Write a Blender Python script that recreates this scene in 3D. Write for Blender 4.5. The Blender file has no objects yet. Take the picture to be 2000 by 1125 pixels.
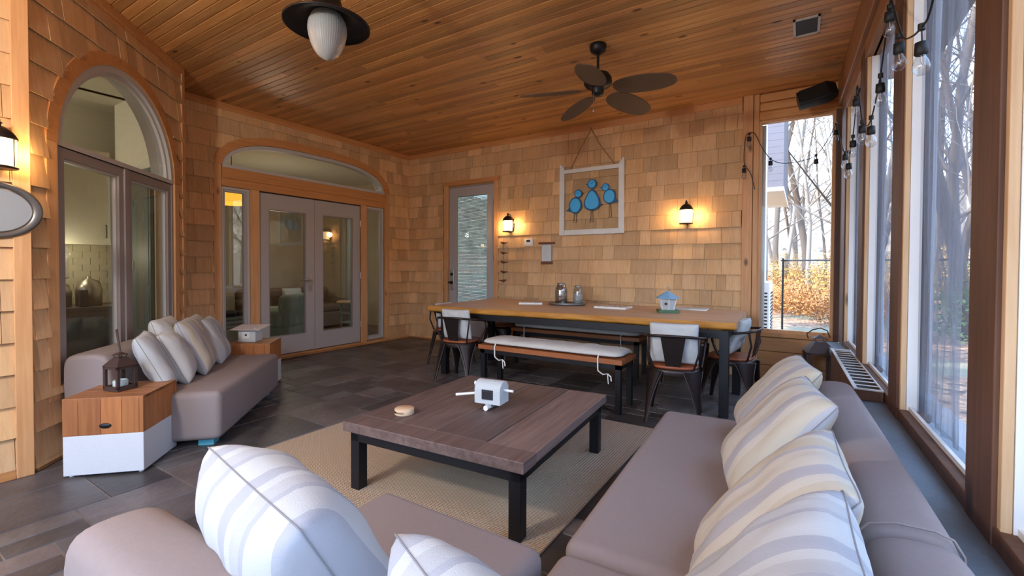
import bpy, bmesh, math, random
from mathutils import Vector, Matrix, noise
random.seed(7)
C = bpy.context.scene.collection
sc = bpy.context.scene
PI = math.pi

# ------------------------------------------------------------------ camera
cam_d = bpy.data.cameras.new('camera')
cam = bpy.data.objects.new('camera', cam_d); C.objects.link(cam)
yaw, pit, rol = math.radians(32.46), math.radians(-1.041), math.radians(.228)
F = Vector((-math.sin(yaw)*math.cos(pit), math.cos(yaw)*math.cos(pit), math.sin(pit)))
R0 = Vector((math.cos(yaw), math.sin(yaw), 0)); U0 = R0.cross(F)
Rv = R0*math.cos(rol)+U0*math.sin(rol); Uv = -R0*math.sin(rol)+U0*math.cos(rol)
M = Matrix((Rv, Uv, -F)).transposed().to_4x4(); M.translation = Vector((0, 0, 1.3))
cam.matrix_world = M
cam_d.sensor_width = 36; cam_d.lens = 892.87/2000*36
cam_d.shift_y = -24.9/2000; cam_d.clip_start = .03; cam_d.clip_end = 400
sc.camera = cam

# ------------------------------------------------------------------ world, sun, exposure
w = bpy.data.worlds.new('sky'); sc.world = w; w.use_nodes = True
nt = w.node_tree; nt.nodes.clear()
out = nt.nodes.new('ShaderNodeOutputWorld'); bg = nt.nodes.new('ShaderNodeBackground')
tc = nt.nodes.new('ShaderNodeTexCoord'); sx = nt.nodes.new('ShaderNodeSeparateXYZ')
cr = nt.nodes.new('ShaderNodeValToRGB')
nt.links.new(tc.outputs['Generated'], sx.inputs[0]); nt.links.new(sx.outputs['Z'], cr.inputs[0])
cr.color_ramp.elements[0].position = 0.0; cr.color_ramp.elements[0].color = (.64, .79, 1.0, 1)
cr.color_ramp.elements[1].position = .7; cr.color_ramp.elements[1].color = (.38, .58, .95, 1)
nt.links.new(cr.outputs[0], bg.inputs[0]); bg.inputs[1].default_value = 2.2
nt.links.new(bg.outputs[0], out.inputs[0])
sd = bpy.data.lights.new('sun', 'SUN'); sd.energy = 3.0; sd.angle = math.radians(2); sd.color = (1, .9, .75)
so = bpy.data.objects.new('sun', sd); C.objects.link(so)
so.rotation_euler = Vector((-.62, -.50, .60)).to_track_quat('Z', 'Y').to_euler()

def opening(name, loc, target, sx_, sy_):
    """a portal: marks where daylight comes in, gives off nothing itself"""
    d = bpy.data.lights.new(name, 'AREA'); d.shape = 'RECTANGLE'; d.size = sx_; d.size_y = sy_; d.energy = 1
    o = bpy.data.objects.new(name, d); C.objects.link(o); o.location = loc
    o.rotation_euler = (Vector(target)-Vector(loc)).to_track_quat('-Z', 'Y').to_euler()
    d.cycles.is_portal = True
opening('daylight_side', (.66, 2.4, 1.75), (-3, 2.4, 1.75), 7.8, 2.4)
opening('daylight_end', (-1.8, -1.9, 1.75), (-1.8, 3, 1.75), 4.3, 2.5)
opening('daylight_back', (-.07, 6.4, 1.75), (-.07, 3, 1.75), .8, 2.4)
sc.view_settings.view_transform = 'Standard'; sc.view_settings.look = 'None'
sc.view_settings.gamma = 1; sc.view_settings.use_curve_mapping = False
sc.view_settings.exposure = 2.0
sc.cycles.max_bounces = 8; sc.cycles.transparent_max_bounces = 24; sc.cycles.use_denoising = True
sc.cycles.sample_clamp_indirect = 6; sc.cycles.caustics_reflective = False; sc.cycles.caustics_refractive = False

# ------------------------------------------------------------------ helpers
def srgb(r, g, b):
    f = lambda c: (c/255/12.92) if c/255 <= .04045 else ((c/255+.055)/1.055)**2.4
    return (f(r), f(g), f(b), 1)

class MB:
    """collects shapes in one mesh; every face may carry a tone (vertex colour)"""
    def __init__(s): s.v = []; s.f = []; s.c = []; s.sm = []; s.M = Matrix(); s.col = (1, 1, 1)
    def at(s, loc=(0, 0, 0), rz=0, rx=0, ry=0, sc_=1):
        s.M = Matrix.Translation(loc) @ Matrix.Rotation(rz, 4, 'Z') @ Matrix.Rotation(ry, 4, 'Y') @ Matrix.Rotation(rx, 4, 'X') @ Matrix.Scale(sc_, 4)
        return s
    def add(s, vs, fs, smooth=False):
        n = len(s.v); s.v += [tuple(s.M @ Vector(p)) for p in vs]
        for f in fs: s.f.append(tuple(n+i for i in f)); s.c.append(s.col); s.sm.append(smooth)
        return s
    def box(s, a, b):
        x0, y0, z0 = a; x1, y1, z1 = b
        return s.add([(x0, y0, z0), (x1, y0, z0), (x1, y1, z0), (x0, y1, z0), (x0, y0, z1), (x1, y0, z1), (x1, y1, z1), (x0, y1, z1)],
                     [(0, 3, 2, 1), (4, 5, 6, 7), (0, 1, 5, 4), (1, 2, 6, 5), (2, 3, 7, 6), (3, 0, 4, 7)])
    def cbox(s, c, h):
        return s.box([c[i]-h[i] for i in range(3)], [c[i]+h[i] for i in range(3)])
    def prism(s, poly, z0, z1):
        n = len(poly); return s.add([(x, y, z0) for x, y in poly]+[(x, y, z1) for x, y in poly],
            [tuple(range(n-1, -1, -1)), tuple(range(n, 2*n))]+[(i, (i+1) % n, n+(i+1) % n, n+i) for i in range(n)])
    def loft(s, rings, close=True, caps=True, smooth=True):
        n = len(rings[0]); vs = [p for r in rings for p in r]; fs = []
        for k in range(len(rings)-1):
            for i in range(n if close else n-1):
                j = (i+1) % n; fs.append((k*n+i, k*n+j, (k+1)*n+j, (k+1)*n+i))
        s.add(vs, fs, smooth)
        if caps and close:
            s.add(rings[0], [tuple(range(n-1, -1, -1))]); s.add(rings[-1], [tuple(range(n))])
        return s
    def lathe(s, prof, c=(0, 0, 0), n=24, smooth=True, caps=True):
        return s.loft([[(c[0]+r*math.cos(2*PI*i/n), c[1]+r*math.sin(2*PI*i/n), c[2]+z) for i in range(n)] for r, z in prof], True, caps, smooth)
    def tube(s, pts, r, n=8, smooth=True, flat=1.0):
        pts = [Vector(p) for p in pts]; m = len(pts)
        rs = r if isinstance(r, (list, tuple)) else [r]*m
        rings = []; up = None
        for i, p in enumerate(pts):
            d = (pts[min(i+1, m-1)]-pts[max(i-1, 0)])
            d = d.normalized() if d.length > 1e-9 else Vector((0, 0, 1))
            if up is None: up = d.orthogonal().normalized()
            up = (up-d*up.dot(d)); up = up.normalized() if up.length > 1e-6 else d.orthogonal().normalized()
            q = d.cross(up)
            rings.append([tuple(p+up*rs[i]*math.cos(2*PI*k/n)+q*rs[i]*flat*math.sin(2*PI*k/n)) for k in range(n)])
        return s.loft(rings, True, True, smooth)
    def ball(s, c, r, n=16, m=8, sq=(1, 1, 1)):
        rings = []
        for i in range(m+1):
            a = -PI/2+PI*i/m; rr = max(math.cos(a), .001)
            rings.append([(c[0]+r*sq[0]*rr*math.cos(2*PI*k/n), c[1]+r*sq[1]*rr*math.sin(2*PI*k/n), c[2]+r*sq[2]*math.sin(a)) for k in range(n)])
        return s.loft(rings)
    def build(s, name, mat, parent=None, bevel=0, seg=2, sub=0, smooth=None):
        me = bpy.data.meshes.new(name); me.from_pydata(s.v, [], s.f)
        if s.c:
            ca = me.color_attributes.new('tone', 'FLOAT_COLOR', 'CORNER')
            vals = []
            for f, c in zip(s.f, s.c): vals += [c[0], c[1], c[2], 1]*len(f)
            ca.data.foreach_set('color', vals)
        me.polygons.foreach_set('use_smooth', [True]*len(s.f) if smooth else s.sm)
        me.materials.append(mat); me.update()
        o = bpy.data.objects.new(name, me); C.objects.link(o)
        if bevel:
            b = o.modifiers.new('b', 'BEVEL'); b.width = bevel; b.segments = seg; b.limit_method = 'ANGLE'; b.angle_limit = math.radians(40)
            b.harden_normals = False
            if smooth is None and seg > 2: me.polygons.foreach_set('use_smooth', [True]*len(s.f))
        if sub:
            m_ = o.modifiers.new('s', 'SUBSURF'); m_.levels = sub; m_.render_levels = sub
        if parent: o.parent = parent
        return o

def tag(o, label=None, cat=None, group=None, kind=None):
    if label: o['label'] = label
    if cat: o['category'] = cat
    if group: o['group'] = group
    if kind: o['kind'] = kind
    return o
def struct(o, label=None, cat=None): return tag(o, label, cat, None, 'structure')
def thing(name, loc, rz, label, cat, group=None):
    o = bpy.data.objects.new(name, None); C.objects.link(o); o.empty_display_size = .1
    o.location = loc; o.rotation_euler = (0, 0, rz)
    return tag(o, label, cat, group)
def copy_tree(o, parent=None):
    c = o.copy(); C.objects.link(c)
    if parent: c.parent = parent
    for ch in list(o.children): copy_tree(ch, c)
    return c
def arc(cx, cy, r, a0, a1, n=12, ry=None):
    ry = r if ry is None else ry
    return [(cx+r*math.cos(a0+(a1-a0)*i/n), cy+ry*math.sin(a0+(a1-a0)*i/n)) for i in range(n+1)]

# ------------------------------------------------------------------ materials
def newmat(name):
    m = bpy.data.materials.new(name); m.use_nodes = True
    b = m.node_tree.nodes['Principled BSDF']; return m, m.node_tree, b
def plain(name, col, rough=.6, metal=0, bump=0, bscale=80, var=0, emit=None, estr=0, spec=None):
    m, t, b = newmat(name); b.inputs['Base Color'].default_value = col; b.inputs['Roughness'].default_value = rough
    b.inputs['Metallic'].default_value = metal
    if spec is not None: b.inputs['Specular IOR Level'].default_value = spec
    tcn = t.nodes.new('ShaderNodeTexCoord')
    if bump or var:
        n = t.nodes.new('ShaderNodeTexNoise'); n.inputs['Scale'].default_value = bscale; n.inputs['Detail'].default_value = 4
        t.links.new(tcn.outputs['Object'], n.inputs['Vector'])
        if bump:
            bp = t.nodes.new('ShaderNodeBump'); bp.inputs['Strength'].default_value = bump; bp.inputs['Distance'].default_value = .01
            t.links.new(n.outputs[0], bp.inputs['Height']); t.links.new(bp.outputs[0], b.inputs['Normal'])
        if var:
            n2 = t.nodes.new('ShaderNodeTexNoise'); n2.inputs['Scale'].default_value = bscale*.12; n2.inputs['Detail'].default_value = 6
            t.links.new(tcn.outputs['Object'], n2.inputs['Vector'])
            mx = t.nodes.new('ShaderNodeMixRGB'); mx.inputs[1].default_value = tuple(c*(1-var) for c in col[:3])+(1,)
            mx.inputs[2].default_value = tuple(min(1, c*(1+var)) for c in col[:3])+(1,)
            t.links.new(n2.outputs[0], mx.inputs[0]); t.links.new(mx.outputs[0], b.inputs['Base Color'])
    if emit: b.inputs['Emission Color'].default_value = emit; b.inputs['Emission Strength'].default_value = estr
    return m
def wood(name, dark, light, axis='z', rough=.55, knots=.0, tone=False, grain=1.0, bump=.25, fine=60):
    """grain runs along axis; tone multiplies by the face tone"""
    m, t, b = newmat(name); L = t.links
    tcn = t.nodes.new('ShaderNodeTexCoord'); mp = t.nodes.new('ShaderNodeMapping')
    L.new(tcn.outputs['Object'], mp.inputs[0])
    s = {'x': (.06, 1, 1), 'y': (1, .06, 1), 'z': (1, 1, .06)}[axis]
    mp.inputs['Scale'].default_value = s
    n = t.nodes.new('ShaderNodeTexNoise'); n.inputs['Scale'].default_value = fine; n.inputs['Detail'].default_value = 6; n.inputs['Distortion'].default_value = .4
    L.new(mp.outputs[0], n.inputs['Vector'])
    n2 = t.nodes.new('ShaderNodeTexNoise'); n2.inputs['Scale'].default_value = fine*.12; n2.inputs['Detail'].default_value = 3
    L.new(mp.outputs[0], n2.inputs['Vector'])
    ad = t.nodes.new('ShaderNodeMath'); ad.operation = 'ADD'; L.new(n.outputs[0], ad.inputs[0]); L.new(n2.outputs[0], ad.inputs[1])
    rp = t.nodes.new('ShaderNodeMapRange'); rp.inputs[1].default_value = 1-.42*grain; rp.inputs[2].default_value = 1+.42*grain
    L.new(ad.outputs[0], rp.inputs[0])
    mx = t.nodes.new('ShaderNodeMixRGB'); mx.inputs[1].default_value = dark; mx.inputs[2].default_value = light
    L.new(rp.outputs[0], mx.inputs[0]); colr = mx.outputs[0]
    if knots:
        mk = t.nodes.new('ShaderNodeMapping'); L.new(tcn.outputs['Object'], mk.inputs[0])
        mk.inputs['Scale'].default_value = {'x': (.45, 1, 1), 'y': (1, .45, 1), 'z': (1, 1, .45)}[axis]
        vo = t.nodes.new('ShaderNodeTexVoronoi'); vo.inputs['Scale'].default_value = knots; L.new(mk.outputs[0], vo.inputs['Vector'])
        cmp_ = t.nodes.new('ShaderNodeMapRange'); cmp_.inputs[1].default_value = .07; cmp_.inputs[2].default_value = .13
        cmp_.inputs[3].default_value = 0; cmp_.inputs[4].default_value = 1
        L.new(vo.outputs['Distance'], cmp_.inputs[0])
        mx3 = t.nodes.new('ShaderNodeMixRGB'); mx3.inputs[1].default_value = tuple(c*.3 for c in dark[:3])+(1,)
        L.new(cmp_.outputs[0], mx3.inputs[0]); L.new(colr, mx3.inputs[2]); colr = mx3.outputs[0]
    if tone:
        at = t.nodes.new('ShaderNodeVertexColor'); at.layer_name = 'tone'
        mu = t.nodes.new('ShaderNodeMixRGB'); mu.blend_type = 'MULTIPLY'; mu.inputs[0].default_value = 1
        L.new(colr, mu.inputs[1]); L.new(at.outputs[0], mu.inputs[2]); colr = mu.outputs[0]
    L.new(colr, b.inputs['Base Color']); b.inputs['Roughness'].default_value = rough
    bp = t.nodes.new('ShaderNodeBump'); bp.inputs['Strength'].default_value = bump; bp.inputs['Distance'].default_value = .004
    L.new(n.outputs[0], bp.inputs['Height']); L.new(bp.outputs[0], b.inputs['Normal'])
    return m
def glassy(name, tint=(.95, .98, .97, 1), refl=1.0, rough=.0, base=.03):
    m = bpy.data.materials.new(name); m.use_nodes = True; t = m.node_tree; t.nodes.clear()
    o = t.nodes.new('ShaderNodeOutputMaterial'); tr = t.nodes.new('ShaderNodeBsdfTransparent'); gl = t.nodes.new('ShaderNodeBsdfGlossy')
    tr.inputs[0].default_value = tint; gl.inputs['Roughness'].default_value = rough
    ge = t.nodes.new('ShaderNodeNewGeometry'); dt_ = t.nodes.new('ShaderNodeVectorMath'); dt_.operation = 'DOT_PRODUCT'
    t.links.new(ge.outputs['Incoming'], dt_.inputs[0]); t.links.new(ge.outputs['Normal'], dt_.inputs[1])
    ab = t.nodes.new('ShaderNodeMath'); ab.operation = 'ABSOLUTE'; t.links.new(dt_.outputs['Value'], ab.inputs[0])
    om = t.nodes.new('ShaderNodeMath'); om.operation = 'SUBTRACT'; om.inputs[0].default_value = 1; t.links.new(ab.outputs[0], om.inputs[1])
    fr = t.nodes.new('ShaderNodeMath'); fr.operation = 'POWER'; fr.inputs[1].default_value = 5; t.links.new(om.outputs[0], fr.inputs[0])
    ml = t.nodes.new('ShaderNodeMath'); ml.operation = 'MULTIPLY_ADD'; ml.inputs[1].default_value = refl; ml.inputs[2].default_value = base
    ml.use_clamp = True
    mx = t.nodes.new('ShaderNodeMixShader')
    t.links.new(fr.outputs[0], ml.inputs[0]); t.links.new(ml.outputs[0], mx.inputs[0])
    t.links.new(tr.outputs[0], mx.inputs[1]); t.links.new(gl.outputs[0], mx.inputs[2]); t.links.new(mx.outputs[0], o.inputs[0])
    return m
def sheer(name, col, amount, wav=(30, 6, 1)):
    """thin see-through sheet: screen mesh or clear vinyl with folds"""
    m = bpy.data.materials.new(name); m.use_nodes = True; t = m.node_tree; t.nodes.clear(); L = t.links
    o = t.nodes.new('ShaderNodeOutputMaterial'); tr = t.nodes.new('ShaderNodeBsdfTransparent'); df = t.nodes.new('ShaderNodeBsdfDiffuse')
    tl = t.nodes.new('ShaderNodeBsdfTranslucent'); m1 = t.nodes.new('ShaderNodeMixShader'); m2 = t.nodes.new('ShaderNodeMixShader')
    df.inputs[0].default_value = col; tl.inputs[0].default_value = col; m1.inputs[0].default_value = .5
    L.new(df.outputs[0], m1.inputs[1]); L.new(tl.outputs[0], m1.inputs[2])
    tcn = t.nodes.new('ShaderNodeTexCoord'); mp = t.nodes.new('ShaderNodeMapping'); mp.inputs['Scale'].default_value = wav
    n = t.nodes.new('ShaderNodeTexNoise'); n.inputs['Scale'].default_value = 1; n.inputs['Detail'].default_value = 5
    L.new(tcn.outputs['Object'], mp.inputs[0]); L.new(mp.outputs[0], n.inputs['Vector'])
    mr = t.nodes.new('ShaderNodeMapRange'); mr.inputs[1].default_value = .3; mr.inputs[2].default_value = .7
    mr.inputs[3].default_value = amount*.55; mr.inputs[4].default_value = min(1, amount*1.45)
    L.new(n.outputs[0], mr.inputs[0]); L.new(mr.outputs[0], m2.inputs[0])
    L.new(tr.outputs[0], m2.inputs[1]); L.new(m1.outputs[0], m2.inputs[2]); L.new(m2.outputs[0], o.inputs[0])
    return m

SH_D, SH_L = srgb(202, 154, 106), srgb(236, 196, 148)
M_shingle = wood('cedar_shingle', SH_D, SH_L, 'z', .75, tone=True, fine=45, bump=.35, grain=1.2)
M_ceil = wood('pine_ceiling', srgb(172, 116, 64), srgb(222, 166, 104), 'x', .42, knots=5.5, tone=True, fine=50, bump=.2)
M_trimz = wood('cedar_trim_upright', srgb(192, 134, 86), srgb(228, 176, 122), 'z', .55, knots=4.0, fine=40)
M_trimx = wood('cedar_trim_along_x', srgb(180, 118, 66), srgb(216, 156, 98), 'x', .55, knots=4.0, fine=40)
M_trimy = wood('cedar_trim_along_y', srgb(180, 118, 66), srgb(214, 152, 94), 'y', .55, knots=4.0, fine=40)
M_postd = wood('shaded_old_wood', srgb(72, 46, 32), srgb(112, 76, 54), 'z', .65, knots=2.5, fine=40)  # darkened for the shade on backlit posts, over the old wood's own brown
M_postl = wood('pale_window_stop', srgb(182, 140, 98), srgb(226, 192, 150), 'z', .65, knots=3, fine=40)
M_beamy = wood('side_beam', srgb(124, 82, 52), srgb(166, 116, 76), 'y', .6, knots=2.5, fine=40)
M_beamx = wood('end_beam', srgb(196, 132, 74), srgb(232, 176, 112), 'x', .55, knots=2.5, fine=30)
M_frame = plain('taupe_paint', srgb(174, 167, 166), .45)
M_frame2 = plain('window_taupe_paint', srgb(146, 137, 136), .45)
M_alum = plain('pale_grey_bead', srgb(190, 188, 186), .4)
M_white = plain('white_paint', srgb(232, 232, 230), .5, var=.05, bscale=40)
M_glass = glassy('window_glass', (.86, .90, .88, 1), .9, 0, .085)
M_clear = glassy('tall_window_glass', (.95, .97, .97, 1), .5, 0, .012)
M_black = plain('black_metal', srgb(24, 24, 28), .45, .3)
M_bronze = plain('dark_bronze', srgb(52, 44, 42), .4, .6)
M_shade = plain('lit_lamp_glass', srgb(255, 230, 180), .4, emit=(1, .68, .32, 1), estr=1.1)
M_sofa = plain('taupe_upholstery', srgb(144, 132, 130), .9, bump=.12, bscale=500, var=.06, spec=.2)
M_steel = plain('brushed_nickel', srgb(190, 188, 184), .3, .9)
M_stone = plain('blue_grey_ledge_stone', srgb(110, 122, 132), .55, bump=.6, bscale=25, var=.35)
M_rubber = plain('black_rubber', srgb(16, 17, 18), .6)
# ================================================================== THE SETTING
XL, YB, ZC = -6.145, 6.125, 3.333
Z0R, RH = .059, .193                       # first shingle course, course height
def xw(y): return .33+(YB-y)*.03006        # inner face of the screened side wall
ANG0 = Vector((-4.05, .774, 0)); ANGL = 1.97; S2 = math.sqrt(.5)
MANG = Matrix(((-S2, S2, 0, ANG0.x), (S2, S2, 0, ANG0.y), (0, 0, 1, 0), (0, 0, 0, 1)))   # local x along the bay wall, local y INTO the porch
# (left handed is fine for plain boxes: normals are recalculated)

def recalc(o):
    bm = bmesh.new(); bm.from_mesh(o.data); bmesh.ops.recalc_face_normals(bm, faces=bm.faces); bm.to_mesh(o.data); bm.free(); return o

def shingle_wall(name, Mx, length, openings, seed, ztop=ZC-.06, zbot=.03, base=.1):
    """local x along wall, local +y into the porch; openings = list of f(x)->(z0,z1) or None"""
    rnd = random.Random(seed); mb = MB(); mb.M = Mx
    k = -1
    while Z0R+RH*k < ztop:
        za, zb = max(zbot, Z0R+RH*k), min(ztop, Z0R+RH*(k+1)); k += 1
        if zb-za < .01: continue
        x = -rnd.random()*.15
        while x < length:
            wd = rnd.choice((.10, .14, .17, .2, .24, .28, .34)); a, b = max(0, x), min(length, x+wd); x += wd
            if b-a < .012: continue
            dz = rnd.uniform(0, .004); t = rnd.uniform(.74, 1.08); hue = rnd.uniform(-.05, .08)
            mb.col = (t*(1+hue*.4), t, t*(1-hue)); off = rnd.uniform(0, .004)
            pieces = [(a+.0015, b-.0015)]
            ev = sorted({e for f in openings for e in f['edges'] if a < e < b})
            if any(f['curved'] and f['x0'] < b and f['x1'] > a for f in openings):
                n = max(1, int((b-a)/.02)); ev = sorted(set(ev) | {a+(b-a)*i/n for i in range(1, n)})
            if ev: pieces = [(p, q) for p, q in zip([a+.0015]+ev, ev+[b-.0015])]
            for p, q in pieces:
                iv = [(za-dz, zb)]
                for f in openings:
                    if f['x0'] <= (p+q)/2 <= f['x1']:
                        lo, hi = f['z0'], f['top']((p+q)/2); new = []
                        for u, v in iv:
                            if hi <= u or lo >= v: new.append((u, v)); continue
                            if lo > u: new.append((u, lo))
                            if hi < v: new.append((hi, v))
                        iv = new
                for u, v in iv:
                    if v-u < .004: continue
                    # a thin plate: its butt stands proud of the course below, whose top runs up behind it
                    dp = lambda zz: .012+off+.024*(1-(zz-(za-dz))/RH)
                    tb, tt = dp(u), dp(v); bb, bt_ = max(-.01, tb-.010), -.012
                    v2 = v+(.03 if v == zb and zb < ztop-.01 else 0); tt2 = tt-.003
                    mb.add([(p, bb, u), (q, bb, u), (q, tb, u), (p, tb, u), (p, bt_, v2), (q, bt_, v2), (q, tt2, v2), (p, tt2, v2)],
                           [(0, 1, 2, 3), (4, 7, 6, 5), (3, 2, 6, 7)]+([(0, 3, 7, 4)] if abs(p-a) < .002 else [])+([(1, 5, 6, 2)] if abs(q-b) < .002 else []))
    # sheathing behind
    return mb
def opening_spec(x0, x1, z0, top=None, z1=None, curved=False):
    return dict(x0=x0, x1=x1, z0=z0, top=top or (lambda x: z1), curved=curved, edges=[x0, x1])

def sheath(mb, Mx, length, openings, th=.12, y=-.02, ztop=ZC):
    """solid wall body behind the shingles, cut by the openings in thin columns"""
    mb.M = Mx; mb.col = (.6, .6, .6)
    xs = {0, length}
    for f in openings:
        xs |= {f['x0'], f['x1']}
        if f['curved']: xs |= {f['x0']+(f['x1']-f['x0'])*i/40 for i in range(41)}
    xs = sorted(x for x in xs if 0 <= x <= length)
    for a, b in zip(xs, xs[1:]):
        m = (a+b)/2; iv = [(0, ztop)]
        for f in openings:
            if f['x0'] < m < f['x1']:
                lo, hi = f['z0'], f['top'](m); new = []
                for u, v in iv:
                    if hi <= u or lo >= v: new.append((u, v)); continue
                    if lo > u: new.append((u, lo))
                    if hi < v: new.append((hi, v))
                iv = new
        for u, v in iv:
            if v-u > .001: mb.box((a, y-th, u), (b, y, v))

# ---- floor: slate tiles of mixed sizes
def slate():
    rnd = random.Random(3); mb = MB(); u = .152
    x0, y0, nx, ny = -6.3, -2.1, 46, 55
    occ = [[False]*ny for _ in range(nx)]
    sizes = [(4, 2), (3, 2), (2, 2), (2, 3), (2, 1), (1, 2), (3, 3), (2, 4), (3, 2), (4, 3), (1, 1)]
    for j in range(ny):
        for i in range(nx):
            if occ[i][j]: continue
            rnd.shuffle(sizes)
            for a, b in sizes+[(1, 1)]:
                if i+a <= nx and j+b <= ny and all(not occ[i+p][j+q] for p in range(a) for q in range(b)): break
            for p in range(a):
                for q in range(b): occ[i+p][j+q] = True
            t = rnd.uniform(.45, 1.45); w_ = rnd.random()
            mb.col = (t*(1+.10*(w_ > .7)), t, t*(1+.06*(w_ < .3)))
            g = .006; xa, ya, xb, yb = x0+i*u+g, y0+j*u+g, x0+(i+a)*u-g, y0+(j+b)*u-g
            z = rnd.uniform(-.0015, 0)
            if xa > .75: continue
            xb = min(xb, .8)
            mb.add([(xa, ya, z), (xb, ya, z), (xb, yb, z), (xa, yb, z), (xa-.003, ya-.003, z-.006), (xb+.003, ya-.003, z-.006), (xb+.003, yb+.003, z-.006), (xa-.003, yb+.003, z-.006)],
                   [(0, 1, 2, 3), (0, 4, 5, 1), (1, 5, 6, 2), (2, 6, 7, 3), (3, 7, 4, 0)])
    mb.col = (2.1, 2.0, 1.9); mb.add([(-6.3, -2.1, -.006), (.8, -2.1, -.006), (.8, 6.3, -.006), (-6.3, 6.3, -.006)], [(0, 1, 2, 3)])
    mb.box((-6.3, -2.1, -.3), (.8, 6.3, -.02))
    return mb
m, t, b = newmat('slate'); L = t.links
at = t.nodes.new('ShaderNodeVertexColor'); at.layer_name = 'tone'; tcn = t.nodes.new('ShaderNodeTexCoord')
n1 = t.nodes.new('ShaderNodeTexNoise'); n1.inputs['Scale'].default_value = 3.5; n1.inputs['Detail'].default_value = 8; n1.inputs['Roughness'].default_value = .65
L.new(tcn.outputs['Object'], n1.inputs['Vector'])
cr = t.nodes.new('ShaderNodeValToRGB'); cr.color_ramp.elements[0].position = .3; cr.color_ramp.elements[1].position = .75
cr.color_ramp.elements[0].color = srgb(66, 62, 62); cr.color_ramp.elements[1].color = srgb(106, 102, 100)
L.new(n1.outputs[0], cr.inputs[0]); mu = t.nodes.new('ShaderNodeMixRGB'); mu.blend_type = 'MULTIPLY'; mu.inputs[0].default_value = 1
L.new(cr.outputs[0], mu.inputs[1]); L.new(at.outputs[0], mu.inputs[2]); L.new(mu.outputs[0], b.inputs['Base Color'])
b.inputs['Roughness'].default_value = .42
n2 = t.nodes.new('ShaderNodeTexNoise'); n2.inputs['Scale'].default_value = 22; n2.inputs['Detail'].default_value = 6; L.new(tcn.outputs['Object'], n2.inputs['Vector'])
bp = t.nodes.new('ShaderNodeBump'); bp.inputs['Strength'].default_value = .35; bp.inputs['Distance'].default_value = .01
L.new(n2.outputs[0], bp.inputs['Height']); L.new(bp.outputs[0], b.inputs['Normal'])
M_slate = m
struct(slate().build('floor', M_slate))

# ---- ceiling of narrow pine boards laid along x
def ceiling():
    rnd = random.Random(5); mb = MB(); y = -2.0; wd = .084
    while y < YB+.1:
        x = -6.3-rnd.random()*2
        while x < .8:
            ln = rnd.uniform(1.0, 3.4); a, b = max(-6.3, x), min(.8, x+ln); x += ln
            if b <= a+.01: continue
            t = rnd.uniform(.66, 1.2); mb.col = (t, t*rnd.uniform(.95, 1.03), t*rnd.uniform(.92, 1.04)); v = .007
            ya, yb = y+.0005, y+wd-.0005
            mb.add([(a+.001, ya, ZC+v), (b-.001, ya, ZC+v), (b-.001, ya+v, ZC), (a+.001, ya+v, ZC), (a+.001, yb-v, ZC), (b-.001, yb-v, ZC), (b-.001, yb, ZC+v), (a+.001, yb, ZC+v)],
                   [(0, 3, 2, 1), (3, 4, 5, 2), (4, 7, 6, 5)])
        y += wd
    mb.col = (.35, .35, .35); mb.box((-6.3, -2.0, ZC+.006), (.8, YB+.25, ZC+.3))
    return mb
struct(ceiling().build('ceiling', M_ceil))
M_roof = plain('roof_felt', srgb(90, 84, 80), .9)
struct(MB().box((-12, -3.2, ZC+.32), (1.25, 7.2, ZC+.5)).build('trim_1', M_roof))

# ---- back wall (y = YB): local x from the left corner, local y = -Y
MBK = Matrix(((1, 0, 0, XL), (0, -1, 0, YB), (0, 0, 1, 0), (0, 0, 0, 1)))
bx = lambda X: X-XL
op_b = [opening_spec(bx(-5.20), bx(-4.236), 0, z1=2.665)]
op_bs = [opening_spec(bx(-5.30), bx(-4.14), 0, z1=2.76)]
mb = shingle_wall('wall_back', MBK, bx(-.62), op_bs, 11)
sheath(mb, MBK, bx(-.46), op_b)
recalc(struct(mb.build('wall_back', M_shingle)))
# ---- left wall with the french doors (x = XL): local x = Y from y=2.17, local y = +X
MFR = Matrix(((0, 1, 0, XL), (1, 0, 0, 2.0), (0, 0, 1, 0), (0, 0, 0, 1)))
fy = lambda Y: Y-2.0
YA, YZ = 2.885, 5.505        # arch frame ends
def arch_f(Y, grow=0, z0=2.56, h=.385, r=.42):
    """flat basket arch: rounded shoulders and a shallow crown"""
    a, b_ = YA-grow, YZ+grow; mid = (a+b_)/2; hw = (b_-a)/2; u = min(1, abs(Y-mid)/hw)
    return z0+(h+grow)*(1-u**3.2)**(1/2.0)
op_f = [opening_spec(fy(2.87), fy(5.52), 0.04, top=lambda x: max(2.555, arch_f(x+2.0)), curved=True)]
op_fs = [opening_spec(fy(YA-.10), fy(YZ+.10), 0.04, top=lambda x: max(2.555, arch_f(x+2.0, .10)), curved=True)]
mb = shingle_wall('wall_left', MFR, fy(YB), op_fs, 12)
sheath(mb, MFR, fy(YB), op_f)
recalc(struct(mb.build('wall_left', M_shingle)))
# ---- angled bay wall
arcA = lambda x, R_, cx=1.003, z=2.115: z+math.sqrt(max(0, R_*R_-(x-cx)**2))
op_a = [opening_spec(.236, 1.77, .49, top=lambda x: arcA(x, .767), curved=True)]
op_as = [opening_spec(.14, 1.866, .49, top=lambda x: arcA(x, .863), curved=True)]
mb = shingle_wall('wall_bay', MANG, ANGL, op_as, 13)
sheath(mb, MANG, ANGL, op_a)
# return wall that closes the bay towards the french-door wall (faces +y)
mb.M = Matrix(); mb.col = (.9, .9, .9); mb.box((XL, 2.05, 0), (-5.44, 2.167, ZC))
recalc(struct(mb.build('wall_bay', M_shingle)))
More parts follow.
